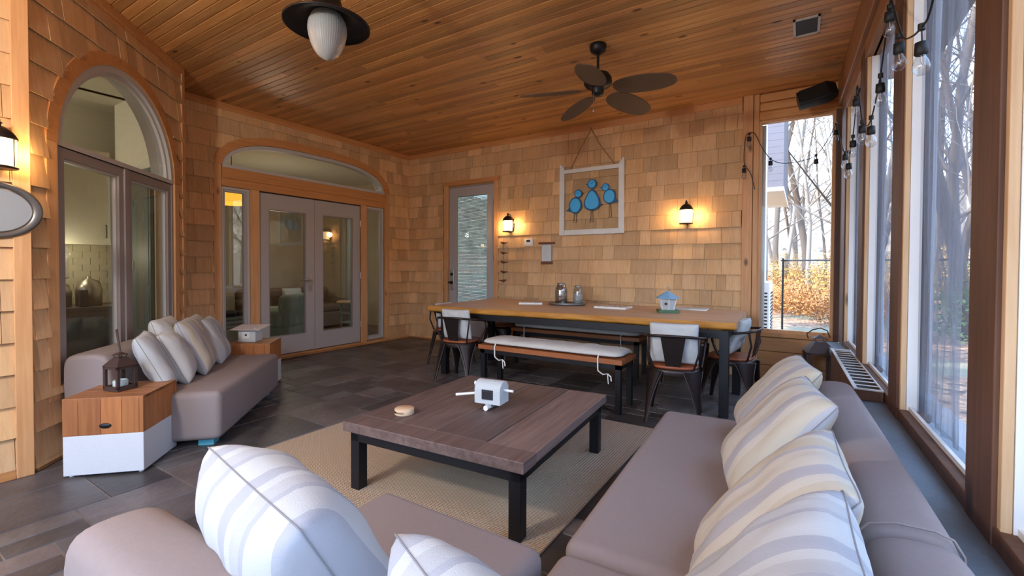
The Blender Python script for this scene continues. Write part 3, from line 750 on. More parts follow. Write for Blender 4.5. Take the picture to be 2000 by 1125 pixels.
# ---- coffee table and rug
M_rug = None
m, t, b = newmat('woven_jute_rug'); L = t.links; tcn = t.nodes.new('ShaderNodeTexCoord')
wv = t.nodes.new('ShaderNodeTexWave'); wv.wave_type = 'BANDS'; wv.bands_direction = 'Y'; wv.inputs['Scale'].default_value = 26; wv.inputs['Distortion'].default_value = .6; wv.inputs['Detail'].default_value = 2
wv2 = t.nodes.new('ShaderNodeTexWave'); wv2.bands_direction = 'X'; wv2.inputs['Scale'].default_value = 18; wv2.inputs['Distortion'].default_value = .6
L.new(tcn.outputs['Object'], wv.inputs['Vector']); L.new(tcn.outputs['Object'], wv2.inputs['Vector'])
mul = t.nodes.new('ShaderNodeMath'); mul.operation = 'MULTIPLY'; L.new(wv.outputs['Fac'], mul.inputs[0]); L.new(wv2.outputs['Fac'], mul.inputs[1])
ns = t.nodes.new('ShaderNodeTexNoise'); ns.inputs['Scale'].default_value = 2.2; ns.inputs['Detail'].default_value = 6; L.new(tcn.outputs['Object'], ns.inputs['Vector'])
mxr = t.nodes.new('ShaderNodeMixRGB'); mxr.inputs[1].default_value = srgb(158, 134, 110); mxr.inputs[2].default_value = srgb(214, 194, 168); L.new(wv.outputs['Fac'], mxr.inputs[0])
mx2 = t.nodes.new('ShaderNodeMixRGB'); mx2.blend_type = 'MULTIPLY'; mx2.inputs[0].default_value = .5; L.new(mxr.outputs[0], mx2.inputs[1]); L.new(ns.outputs[0], mx2.inputs[2])
L.new(mxr.outputs[0], b.inputs['Base Color']); b.inputs['Roughness'].default_value = .95; b.inputs['Specular IOR Level'].default_value = .1
bp = t.nodes.new('ShaderNodeBump'); bp.inputs['Strength'].default_value = .8; bp.inputs['Distance'].default_value = .006; L.new(mul.outputs[0], bp.inputs['Height']); L.new(bp.outputs[0], b.inputs['Normal'])
M_rug = m
rg = MB().box((-3.2, 1.45, 0), (-.98, 3.68, .012)).build('area_rug', M_rug, bevel=.004); tag(rg, 'woven sand coloured rug under the low coffee table', 'rug')
M_old = wood('weathered_dark_planks', srgb(74, 56, 52), srgb(132, 110, 102), 'y', .55, knots=1.5, tone=True, fine=40, bump=.5)
ct = thing('coffee_table', (-1.69, 2.375, .012), math.radians(4), 'low square coffee table of weathered dark planks on black steel legs', 'coffee table')
mb = MB(); rnd = random.Random(4); zt = .395; a, b_ = .585, .645
xs = [-a, -.33, -.02, .30, a]
for i in range(4): mb.col = (rnd.uniform(.7, 1.3),)*3; mb.box((xs[i]+.0028, -b_+.142, zt-.055), (xs[i+1]-.0028, b_, zt-rnd.uniform(0, .003)))
mb.col = (.92, .9, .9); mb.box((-a, -b_, zt-.056), (a, -b_+.138, zt))
mb.build('tabletop', M_old, ct, bevel=.004)
L_ = .065
MB().box((-a+.03, -b_+.03, zt-.115), (a-.03, -b_+.03+.05, zt-.056)).box((-a+.03, b_-.08, zt-.115), (a-.03, b_-.03, zt-.056)).box((-a+.03, -b_+.03, zt-.115), (-a+.08, b_-.03, zt-.056)).box((a-.08, -b_+.03, zt-.115), (a-.03, b_-.03, zt-.056)).build('apron', M_black, ct, bevel=.003)
for sx2 in (-1, 1):
    for sy2 in (-1, 1):
        x, y = sx2*(a-.03-L_/2), sy2*(b_-.03-L_/2); MB().box((x-L_/2, y-L_/2, 0), (x+L_/2, y+L_/2, zt-.08)).build('leg', M_black, ct, bevel=.003)

# ---- dining table
M_live = wood('live_edge_top', srgb(172, 138, 108), srgb(206, 172, 140), 'x', .5, fine=30)
M_bark = wood('golden_live_edge', srgb(150, 88, 20), srgb(224, 160, 62), 'x', .6, knots=3.5, fine=22, bump=1.0)
dt = thing('dining_table', (-2.16, 4.98, 0), 0, 'long live-edge wooden dining table on black steel frame beside the shingled wall', 'dining table')
TZ = .82; n = 90
def ed(x, seed, amp): return amp*(noise.noise(Vector((x*1.6, seed, 0)))+.35*noise.noise(Vector((x*7, seed, 3))))
nearl = []; farl = []
for i in range(n+1):
    u = i/n; xn = -1.70+(1.68+1.70)*u; xf = -1.86+(1.64+1.86)*u
    nearl.append((xn, -.82+.21*u+ed(xn, 1, .035))); farl.append((xf, .80-.10*u+ed(xf, 7, .02)))
top = [(x, y, TZ) for x, y in nearl]+[(x, y, TZ) for x, y in farl[::-1]]
mb = MB(); mb.add(top, [tuple(range(len(top)))]); bot = [(x, y+.015, TZ-.065) for x, y in nearl]+[(x, y-.015, TZ-.065) for x, y in farl[::-1]]
mb.add(bot, [tuple(range(len(bot)-1, -1, -1))])
mb.add([(nearl[-1][0], nearl[-1][1], TZ), (farl[-1][0], farl[-1][1], TZ), (farl[-1][0], farl[-1][1]-.015, TZ-.065), (nearl[-1][0], nearl[-1][1]+.015, TZ-.065)], [(0, 3, 2, 1)])
mb.add([(nearl[0][0], nearl[0][1], TZ), (farl[0][0], farl[0][1], TZ), (farl[0][0], farl[0][1]-.015, TZ-.065), (nearl[0][0], nearl[0][1]+.015, TZ-.065)], [(0, 1, 2, 3)])
tt = mb.build('tabletop', M_live, dt)
for nm, ln, sg in (('live_edge', nearl, -1), ('live_edge', farl, 1)):
    rr = []
    for k, (dz, do) in enumerate([(0, 0), (-.012, .010), (-.028, .004), (-.045, .014), (-.058, .002), (-.065, -.015)]):
        rr.append([(x, y+sg*(do+.012*noise.noise(Vector((x*8, k*.9, sg)))*(0 < k < 5)), TZ+dz) for x, y in ln])
    recalc(MB().loft(rr, close=False, caps=False).build(nm, M_bark, dt))
fr4 = MB(); ya, yb, xa, xb = -.655, .24, -1.72, 1.62
yn = -.60; 
for a, b_ in (((-1.62, -.78), (1.63, -.58)),):
    fr4.add([(-1.535, -.775, .685), (1.63, -.69, .685), (1.63, -.63, .685), (-1.535, -.715, .685), (-1.535, -.775, .755), (1.63, -.69, .755), (1.63, -.63, .755), (-1.535, -.715, .755)], [(0, 3, 2, 1), (4, 5, 6, 7), (0, 1, 5, 4), (1, 2, 6, 5), (2, 3, 7, 6), (3, 0, 4, 7)])
fr4.box((-1.535, .24, .685), (1.63, .30, .755)).box((1.565, -.66, .685), (1.63, .27, .755)).box((-1.535, -.74, .685), (-1.465, .27, .755))
fr4.build('steel_frame', M_black, dt, bevel=.002)
for x, y in ((1.595, -.655), (1.595, .235), (-1.50, -.735), (-1.50, .25)): MB().box((x-.037, y-.037, 0), (x+.037, y+.037, .70)).build('leg', M_black, dt, bevel=.002)

# ---- benches with tied cushions
M_bench = wood('bench_top', srgb(136, 74, 36), srgb(184, 112, 62), 'x', .45, tone=True, fine=40)
M_cush = plain('off_white_cushion', srgb(206, 202, 194), .9, bump=.35, bscale=260)
M_tie = plain('cotton_tie', srgb(228, 224, 214), .9)
def bench(label, x, y, rz, ln=1.56, dp=.40, h_=.485):
    s = thing('bench', (x, y, 0), rz, label, 'bench', 'benches at the dining table')
    mb = MB(); k = 4
    for i in range(k):
        mb.col = (random.uniform(.85, 1.12),)*3; mb.box((-ln/2, -dp/2+dp*i/k+.001, h_-.045), (ln/2, -dp/2+dp*(i+1)/k-.001, h_))
    mb.build('bench_seat', M_bench, s, bevel=.003)
    MB().box((-ln/2+.02, -dp/2+.02, h_-.09), (ln/2-.02, -dp/2+.055, h_-.046)).box((-ln/2+.02, dp/2-.055, h_-.09), (ln/2-.02, dp/2-.02, h_-.046)).box((-ln/2+.02, -dp/2+.02, h_-.09), (-ln/2+.055, dp/2-.02, h_-.046)).box((ln/2-.055, -dp/2+.02, h_-.09), (ln/2-.02, dp/2-.02, h_-.046)).build('steel_frame', M_black, s, bevel=.002)
    for sx2 in (-1, 1):
        for sy2 in (-1, 1):
            a, b_ = sx2*(ln/2-.045), sy2*(dp/2-.045); MB().box((a-.025, b_-.025, 0), (a+.025, b_+.025, h_-.05)).build('leg', M_black, s, bevel=.002)
    return s
def bench_cushion(label, x, y, rz, ln=1.52, dp=.38, z=.486):
    n1, n2 = 50, 14; vs = []; fs = []; idx = {}
    for sg in (1, -1):
        for j in range(n2+1):
            for i in range(n1+1):
                u, v = -1+2*i/n1, -1+2*j/n2; e = i in (0, n1) or j in (0, n2)
                if e and sg < 0: idx[(i, j, sg)] = idx[(i, j, 1)]; continue
                ru = 1-max(0, abs(u)-.8)/.2*.0; cut = max(0, abs(u)-.90)/.10
                xx = u*ln/2; yy = v*dp/2*(1-.35*cut**2)
                k = (max(0, 1-abs(u)**14)*max(0, 1-abs(v)**3))**.5
                h_ = .045*k*(1+.25*noise.noise(Vector((u*5, v*1.5, x)))) if sg > 0 else -.022*k
                idx[(i, j, sg)] = len(vs); vs.append((xx, yy, .026+h_+.006*noise.noise(Vector((u*14, v*4, 2)))*k))
        for j in range(n2):
            for i in range(n1):
                q_ = [idx[(i, j, sg)], idx[(i+1, j, sg)], idx[(i+1, j+1, sg)], idx[(i, j+1, sg)]]; fs.append(tuple(q_ if sg > 0 else q_[::-1]))
    o = MB().add(vs, fs, True).build('bench_cushion', M_cush); tag(o, label, 'cushion', 'long cushions on the benches')
    o.location = (x, y, z); o.rotation_euler = (0, 0, rz)
    for sx2 in (-.52, .52):
        xx = sx2*ln/1.25*.8*1.4
        xx = math.copysign(ln/2-.20, sx2)
        yy = -dp/2-.012
        mb = MB().tube([(xx, yy+.02, .03), (xx, yy-.008, .0), (xx+.004, yy-.012, -.10), (xx+.01, yy-.012, -.115)], .007, 6, flat=.4)
        mb.tube([(xx+.01, yy-.01, -.115), (xx+.05, yy-.005, -.14), (xx+.09, yy, -.13), (xx+.10, yy, -.22)], .006, 6, flat=.5)
        mb.tube([(xx+.09, yy, -.13), (xx+.125, yy-.01, -.15), (xx+.13, yy-.01, -.19)], .006, 6, flat=.5)
        mb.build('tie', M_tie, o)
    return o
bench('wooden bench on black legs on the near side of the dining table', -2.10, 4.065, 0)
bench_cushion('long white seat cushion tied to the bench on the near side of the table', -2.10, 4.065, 0)
bench('wooden bench on black legs on the wall side of the dining table', -2.45, 5.40, 0, 1.75)
bench_cushion('long pale seat cushion tied to the bench behind the table', -2.45, 5.40, 0, 1.72)

# ---- metal armchairs
M_gun = plain('gunmetal', srgb(62, 52, 50), .38, .75, var=.25, bscale=30)
M_gunl = plain('worn_gunmetal_edge', srgb(120, 108, 104), .35, .8)
M_seatw = wood('chair_seat_wood', srgb(122, 58, 30), srgb(176, 96, 54), 'x', .42, fine=30)
def rsq(r, k=3.2, n=28, sy_=1.0):
    P_ = []
    for i in range(n):
        a = 2*PI*i/n; c, s_ = math.cos(a), math.sin(a)
        P_.append((math.copysign(abs(c)**(2/k), c)*r, math.copysign(abs(s_)**(2/k), s_)*r*sy_))
    return P_
def make_chair():
    s = thing('metal_armchair', (0, 0, 0), 0, '-', 'chair', 'metal armchairs round the dining table')
    ZS = .455
    P_ = rsq(.195); MB().loft([[(x*k, y*k, z) for x, y in P_] for k, z in ((.97, ZS-.002), (1, ZS+.004), (1, ZS+.016), (.97, ZS+.021))]).build('seat', M_seatw, s)
    MB().loft([[(x*k, y*k, z) for x, y in P_] for k, z in ((1.04, ZS-.055), (1.05, ZS-.03), (1.02, ZS-.003), (.97, ZS-.001))]).build('seat_rim', M_gun, s)
    for sx2 in (-1, 1):
        for sy2 in (-1, 1):
            top_ = Vector((sx2*.155, sy2*.155, ZS-.02)); botm = Vector((sx2*.215, sy2*.235, 0.0))
            rings = []
            for k in range(9):
                u = k/8; c = top_.lerp(botm, u); w_ = .085*(1-u)**2.2+.017; d_ = .018*(1-u)+.011
                ax = Vector((sx2, -sy2, 0)).normalized(); ay = Vector((sx2, sy2, 0)).normalized()
                rings.append([tuple(c+ax*w_*math.cos(a)+ay*d_*math.sin(a)) for a in [2*PI*i/12 for i in range(12)]])
            lg = MB().loft(rings).build('leg', M_gun, s)
            ln_ = MB()
            for e in (-1, 1):
                ln_.tube([tuple(top_.lerp(botm, k/8)+Vector((sx2, -sy2, 0)).normalized()*e*(.086*(1-k/8)**2.2+.017)) for k in range(9)], .0045, 6)
            ln_.build('rolled_edge', M_gunl, lg)
            MB().ball(tuple(botm+Vector((0, 0, .008))), .014, 10, 6).build('foot_cap', M_rubber, lg)
    # back plate: tall trapezium, wide at the hoop
    MB().loft([[(-.055, -.185, ZS+.0), (.055, -.185, ZS+.0), (.055, -.181, ZS+.0), (-.055, -.181, ZS+.0)], [(-.078, -.215, .60), (.078, -.215, .60), (.078, -.211, .60), (-.078, -.211, .60)], [(-.098, -.238, .725), (.098, -.238, .725), (.098, -.234, .725), (-.098, -.234, .725)]], smooth=False).build('back_plate', M_gun, s)
    hp = [(-.215, .02, ZS-.01), (-.235, .085, .56), (-.245, .11, .655), (-.245, .085, .685), (-.245, .0, .70), (-.235, -.12, .715), (-.19, -.205, .728), (-.10, -.243, .735), (0, -.25, .737)]
    hp = hp+[(-x, y, z) for x, y, z in hp[-2::-1]]
    sm = []
    for i in range(len(hp)-1):
        p0_, p1_, p2_, p3_ = [Vector(hp[max(0, min(len(hp)-1, i+k))]) for k in (-1, 0, 1, 2)]
        for q_ in range(4):
            t_ = q_/4; sm.append(.5*((2*p1_)+(-p0_+p2_)*t_+(2*p0_-5*p1_+4*p2_-p3_)*t_*t_+(-p0_+3*p1_-3*p2_+p3_)*t_**3))
    sm.append(Vector(hp[-1])); MB().tube(sm, .0115, 10).build('arm_hoop', M_gun, s)
    for sx2 in (-1, 1): MB().tube([(sx2*.16, -.17, ZS), (sx2*.20, -.21, .60), (sx2*.205, -.19, .72)], .009, 8).build('back_stay', M_gun, s)
    return s
chair0 = make_chair(); first = [True]
def chair(label, x, y, deg):
    c = chair0 if first[0] else copy_tree(chair0); first[0] = False
    c.location = (x, y, 0); c.rotation_euler = (0, 0, math.radians(deg)); c['label'] = label; return c
GP = 'white pillows on the metal chairs'
def chair_pillow(label, x, y, deg, w_=.36, lean=.22, dy=-.10, z=None, rz=0, h_=.34, th=.11):
    a = math.radians(deg); c, s_ = math.cos(a), math.sin(a)
    px, py = x-s_*dy, y+c*dy; z = z or .476+h_/2+.005
    a2 = a+math.radians(rz); c2, s2 = math.cos(a2), math.sin(a2)
    pillow(label, (px, py, z), (c2, s2, 0), (s2*lean, -c2*lean, 1), M_pC, w_, h_, th, GP, .008)
chair('metal armchair at the near side of the table, right of the bench', -.93, 4.10, 9)
chair_pillow('white pillow on the metal chair right of the near bench', -.93, 4.10, 9, .40, .18, -.115, h_=.36)
chair('metal armchair at the right end of the table by the tall window', -.565, 4.78, 84)
chair_pillow('white pillow on the armchair at the right end of the table', -.565, 4.78, 84, .38, .42, -.06, h_=.36)
chair('metal armchair at the near left of the table, left of the bench', -3.30, 4.12, 8)
chair_pillow('white pillow on the metal chair left of the near bench', -3.30, 4.12, 8, .37, .18, -.115, h_=.35)
chair('metal armchair at the left end of the table by the glazed door', -3.99, 4.76, -88)
chair_pillow('white pillow on the armchair at the left end of the table', -3.99, 4.76, -88, .36, .2, -.11)
chair('metal armchair behind the table at its right, backed to the shingled wall', -1.12, 5.52, 180)
chair_pillow('white pillow on the armchair behind the table at its right', -1.12, 5.52, 180, .36, .2, -.11)
chair('metal armchair behind the table at its left, next to the wall side bench', -3.66, 5.50, 180)
chair_pillow('white pillow on the armchair behind the table at its left', -3.66, 5.50, 180, .36, .2, -.11)
# ================================================================== THINGS ON THE TABLES
M_wwash = plain('whitewashed_wood', srgb(190, 196, 198), .7, bump=.3, bscale=60, var=.08)
M_dark = plain('near_black', srgb(28, 28, 36), .6)
# caravan birdhouse, tipped back a little, with pegs
cv = thing('caravan_birdhouse', (-1.66, 2.375, .407), math.radians(8), 'white round-roofed toy caravan birdhouse with black windows on the coffee table', 'birdhouse')
w2, d2, hh = .088, .065, .155
prof = [(-d2, .035), (-d2, .12)]+[(-d2*math.cos(a), .12+.055*math.sin(a)) for a in [PI*i/12 for i in range(1, 12)]]+[(d2, .12), (d2, .035)]
MB().loft([[(x, y*.98, z) for y, z in prof] for x in (-w2, w2)], smooth=False).build('body', M_wwash, cv, bevel=.004)
M_sage = plain('sage_end_panel', srgb(150, 168, 160), .7)
MB().loft([[(x, y*.9, z) for y, z in prof] for x in (-w2-.004, -w2+.001)], smooth=False).build('end_panel', M_sage, cv)
wq = MB().box((-.036, -d2-.004, .065), (.040, -d2+.002, .125)).build('window', M_dark, cv)
for k in range(3): MB().box((-.03, -d2-.006, .078+.014*k), (.033, -d2-.003, .081+.014*k)).build('slat', M_bronze, wq)
MB().box((-w2-.007, -.045, .07), (-w2-.003, -.012, .13)).box((-w2-.007, .012, .07), (-w2-.003, .045, .13)).build('window', M_dark, cv)
MB().box((-w2-.008, -.010, .045), (-w2-.002, .010, .125)).build('door', M_white, cv)
MB().tube([(-.245, -.03, .060), (-w2+.01, 0, .085)], .009, 10).build('drawbar', M_white, cv)
MB().tube([(w2-.01, .0, .118), (w2+.062, .0, .118)], .008, 10).build('perch', M_white, cv)
MB().tube([(-w2-.006, -.02, .15), (-w2-.022, -.024, .15)], .013, 10).build('perch', M_white, cv)
MB().tube([(.0, -d2-.02, .016), (.0, -d2+.03, .016)], .016, 12).tube([(.0, d2-.03, .016), (.0, d2+.01, .016)], .016, 12).build('wheel', M_white, cv)
MB().box((-.02, -.05, .010), (.02, .05, .036)).build('axle', M_wwash, cv)
MB().tube([(.03, -.02, .172), (.0, -.055, .14)], .0015, 5).build('string', M_dark, cv)
# round wood slice with carved marks
wsl = thing('wood_slice', (-2.03, 1.98, .407), .3, 'round pale wood block with burnt lettering round its side, on the coffee table', 'wood block')
M_pale = wood('pale_birch', srgb(196, 160, 124), srgb(226, 196, 162), 'x', .6, fine=30)
MB().lathe([(.0, 0), (.056, 0), (.058, .004), (.058, .032), (.055, .036), (0, .036)], n=36).build('block', M_pale, wsl)
q = MB(); rnd = random.Random(2)
for k in range(15):
    a = -PI*.93+k*.125; q.M = Matrix.Rotation(a, 4, 'Z') @ Matrix.Translation((.0583, 0, 0))
    for g in range(2): q.box((-.0006, -.003+g*.0035, .010+rnd.random()*.004), (.0006, -.0018+g*.0035, .026-rnd.random()*.004))
    if k % 2: q.box((-.0006, -.003, .017), (.0006, .002, .0185))
q.build('burnt_lettering', M_bronze, wsl)
# candle lantern on the side table
M_lant = plain('brown_lantern_metal', srgb(70, 52, 48), .6, .3, var=.2, bscale=30)
M_thin = glassy('lantern_glass', (.96, .97, .97, 1), .8, 0, .02)
def lantern(label, loc, rz, w_, h_, handle, candle=True, glassb=True, name='candle_lantern'):
    t_ = thing(name, loc, rz, label, 'lantern'); a = w_/2; p_ = w_*.07
    MB().box((-a, -a, 0), (a, a, .012)).build('base', M_lant, t_, bevel=.002)
    for sx2 in (-1, 1):
        for sy2 in (-1, 1): MB().cbox((sx2*(a-p_), sy2*(a-p_), h_/2+.005), (p_, p_, h_/2-.006)).build('corner_post', M_lant, t_, bevel=.001)
    q = MB()
    for z0_, z1_ in ((.012, .03), (h_-.018, h_)): fr_ = [q.box((-a, -a, z0_), (a, -a+p_*1.2, z1_)), q.box((-a, a-p_*1.2, z0_), (a, a, z1_)), q.box((-a, -a, z0_), (-a+p_*1.2, a, z1_)), q.box((a-p_*1.2, -a, z0_), (a, a, z1_))]
    q.build('rail', M_lant, t_)
    b_ = a*1.06; c_ = a*.42; rh = w_*.42
    rf = MB().loft([[(-b_, -b_, h_), (b_, -b_, h_), (b_, b_, h_), (-b_, b_, h_)], [(-c_, -c_, h_+rh), (c_, -c_, h_+rh), (c_, c_, h_+rh), (-c_, c_, h_+rh)]], smooth=False).build('roof', M_lant, t_)
    h2 = h_+rh
    for sx2 in (-1, 1):
        for sy2 in (-1, 1): MB().tube([(sx2*c_*.7, sy2*c_*.7, h2), (sx2*c_*1.0, sy2*c_*1.0, h2+w_*.14)], .003, 6).build('vent_pin', M_lant, rf)
    MB().loft([[(-c_*1.25, -c_*1.25, h2+w_*.14), (c_*1.25, -c_*1.25, h2+w_*.14), (c_*1.25, c_*1.25, h2+w_*.14), (-c_*1.25, c_*1.25, h2+w_*.14)], [(-.006, -.006, h2+w_*.27)]*1+[(.006, -.006, h2+w_*.27), (.006, .006, h2+w_*.27), (-.006, .006, h2+w_*.27)]], smooth=False).build('cap', M_lant, t_)
    zt_ = h2+w_*.27; MB().tube(handle(zt_), .004 if w_ < .2 else .006, 8).build('handle', M_lant, t_)
    if glassb:
        q = MB()
        for s_ in (-1, 1): q.box((-a+p_, s_*(a-p_)-.001, .03), (a-p_, s_*(a-p_)+.001, h_-.018)); q.box((s_*(a-p_)-.001, -a+p_, .03), (s_*(a-p_)+.001, a-p_, h_-.018))
        q.build('glass', M_thin, t_)
    if candle:
        M_wax = plain('white_wax', srgb(206, 220, 218), .5)
        cd = MB().lathe([(0, 0), (a*.62, 0), (a*.64, .004), (a*.64, .045), (a*.56, .05), (a*.5, .043), (0, .043)], (0, 0, .013), 24).build('candle', M_wax); tag(cd, 'squat white pillar candle inside the brown lantern on the side table', 'candle')
        cd.location = loc; cd.rotation_euler = (0, 0, rz); MB().tube([(0, 0, .05), (0, .002, .064)], .0012, 5).build('wick', M_dark, cd)
    return t_
lantern('small brown metal candle lantern with raised handle on the side table', (-3.775, 1.145, .487), math.radians(18), .125, .158,
        lambda z: [(0, 0, z-.01), (-.004, .0, z+.02), (-.02, 0, z+.07), (-.035, 0, z+.145), (-.026, 0, z+.15), (-.012, 0, z+.07), (.004, 0, z+.0)])
lantern('tall dark brown floor lantern in the corner under the tall window', (.155, 5.64, .002), math.radians(12), .25, .44,
        lambda z: [(-.10, 0, z-.04), (-.12, -.02, z+.01), (-.07, -.03, z+.055), (.0, -.03, z+.075), (.06, -.02, z+.05), (.09, 0, z-.02)], candle=False, glassb=True, name='floor_lantern')
# birdhouse box on the far side table
bh = thing('box_birdhouse', (t2.x-.49, t2.y-.03, .487), math.radians(35), 'small pale grey box birdhouse with a wide flat lid on the far side table', 'birdhouse')
M_pg = plain('pale_grey_blue_paint', srgb(196, 206, 208), .6)
MB().box((-.09, -.075, 0), (.09, .075, .125)).build('box_body', M_pg, bh, bevel=.002)
lid = MB().box((-.155, -.125, 0), (.155, .13, .008)).build('lid', plain('pinkish_white_lid', srgb(214, 206, 206), .6), bh, bevel=.002); lid.location = (0, 0, .142); lid.rotation_euler = (math.radians(6), 0, 0)
MB().box((-.09, -.07, .124), (-.07, .07, .138)).box((.07, -.07, .124), (.09, .07, .15)).build('lid_support', M_pg, bh)
q = MB().box((-.045, -.082, .035), (.03, -.074, .058)).box((-.045, -.082, .088), (.03, -.074, .104)).box((-.045, -.079, .058), (.03, -.074, .088)).build('plaque', M_white, bh)
MB().tube([(-.008, -.082, .073), (-.008, -.0785, .073)], .011, 14).build('entrance_hole', M_dark, q)
# tray with two jars
tr = thing('tray', (-2.52, 5.27, TZ), math.radians(10), 'oval pewter tray holding two glass jars on the dining table', 'tray')
M_pew = plain('pewter', srgb(150, 154, 158), .35, .8, var=.15, bscale=20)
def oval(k, z, n=40): return [(.245*k*math.cos(2*PI*i/n), .20*k*math.sin(2*PI*i/n), z) for i in range(n)]
MB().loft([oval(.80, .0), oval(.93, .006), oval(1.0, .028), oval(.985, .031), oval(.90, .012), oval(.5, .009)]).build('tray_body', M_pew, tr)
M_mercury = glassy('smoky_jar_glass', (.78, .79, .80, 1), 1.3, .06, .26)
M_jar = glassy('clear_jar_glass', (.90, .93, .94, 1), 1.0, .02, .10)
def jar(label, x, y, mat, r, h_, fill=None):
    j = thing('glass_jar', (x, y, TZ+.010), 0, label, 'jar', 'glass jars on the tray')
    MB().lathe([(0, 0), (r, 0), (r*1.03, .01), (r*1.03, h_*.62), (r*.95, h_*.76), (r*.66, h_*.9), (r*.62, h_*.93), (r*.66, h_*.95), (r*.66, h_), (r*.58, h_), (r*.56, h_*.92), (r*.88, h_*.75), (r*.96, h_*.6), (r*.96, .012), (0, .012)], n=32, caps=False).build('jar_body', mat, j)
    MB().lathe([(r*.70, h_*.90), (r*.74, h_*.925), (r*.70, h_*.95)], n=32, caps=False).build('neck_ring', M_pew, j)
    if fill:
        MB().lathe([(0, .014), (r*.92, .014), (r*.9, h_*.55), (0, h_*.57)], n=24).build('filling', fill, j)
    return j
jar('smoky silvered glass jar, the larger and darker of the two on the tray', -2.62, 5.30, M_mercury, .078, .265)
jar('clear glass jar with pale filling, right of the silvered one on the tray', -2.41, 5.36, M_jar, .062, .24, plain('pale_shells', srgb(214, 210, 204), .8, bump=1, bscale=60))
# flat boxed books or mats on the table
M_pat = None
m, t, b = newmat('speckled_cover'); tcn = t.nodes.new('ShaderNodeTexCoord'); vo = t.nodes.new('ShaderNodeTexVoronoi'); vo.inputs['Scale'].default_value = 28
t.links.new(tcn.outputs['Object'], vo.inputs['Vector']); cr = t.nodes.new('ShaderNodeValToRGB'); cr.color_ramp.elements[0].position = .35; cr.color_ramp.elements[0].color = srgb(140, 128, 96); cr.color_ramp.elements[1].color = srgb(214, 206, 190); cr.color_ramp.elements[1].position = .5
t.links.new(vo.outputs['Distance'], cr.inputs[0]); t.links.new(cr.outputs[0], b.inputs['Base Color'])
def slab(label, x, y, rz, a, b_, h_=.022, mat=m):
    s = thing('coaster_board', (x, y, TZ), math.radians(rz), label, 'board', 'white edged boards on the dining table')
    MB().box((-a/2, -b_/2, 0), (a/2, b_/2, h_)).build('board_body', M_white, s, bevel=.003)
    MB().box((-a/2+.012, -b_/2+.012, h_), (a/2-.012, b_/2-.012, h_+.003)).build('patterned_top', mat, s)
slab('white edged patterned board left of the tray on the dining table', -2.98, 5.14, 28, .30, .20)
slab('white edged patterned board right of the tray on the dining table', -1.88, 5.18, 0, .38, .26)
slab('thin pale board at the back of the dining table behind the blue roofed birdhouse', -1.08, 5.52, 3, .36, .22, .012, M_wwash)
# blue roofed birdhouse
bb = thing('gazebo_birdhouse', (-1.22, 5.04, TZ), math.radians(22), 'white birdhouse with pale blue pyramid roof and green base on the dining table', 'birdhouse')
M_green = plain('green_base_paint', srgb(72, 108, 78), .6, var=.15, bscale=30); M_blue = plain('pale_blue_roof_paint', srgb(128, 176, 212), .55, var=.08, bscale=30)
MB().box((-.105, -.105, 0), (.105, .105, .028)).build('base', M_green, bb, bevel=.003)
hexp = lambda r, z: [(r*math.cos(PI/6+PI/3*i), r*math.sin(PI/6+PI/3*i), z) for i in range(6)]
MB().loft([hexp(.066, .028), hexp(.092, .155)], smooth=False).build('walls', M_wwash, bb)
for i in range(6):
    a = PI/6+PI/3*i; MB().tube([(.068*math.cos(a), .068*math.sin(a), .028), (.094*math.cos(a), .094*math.sin(a), .155)], .005, 6).build('corner_strip', M_white, bb)
MB().loft([hexp(.135, .150), hexp(.130, .158), hexp(.02, .222), hexp(.004, .232)], smooth=False).build('roof', M_blue, bb)
MB().tube([(0, 0, .228), (0, 0, .262)], .003).ball((0, 0, .262), .011).tube([(0, 0, .27), (.004, 0, .285), (-.004, 0, .298), (0, 0, .30)], .0018, 5).build('finial', M_steel, bb)
a = -PI*.62; MB().at((.0785*math.cos(a)-.002, .0785*math.sin(a), .095), a+PI/2).tube([(0, -.004, 0), (0, .010, 0)], .013, 14).build('entrance_hole', M_dark, bb)

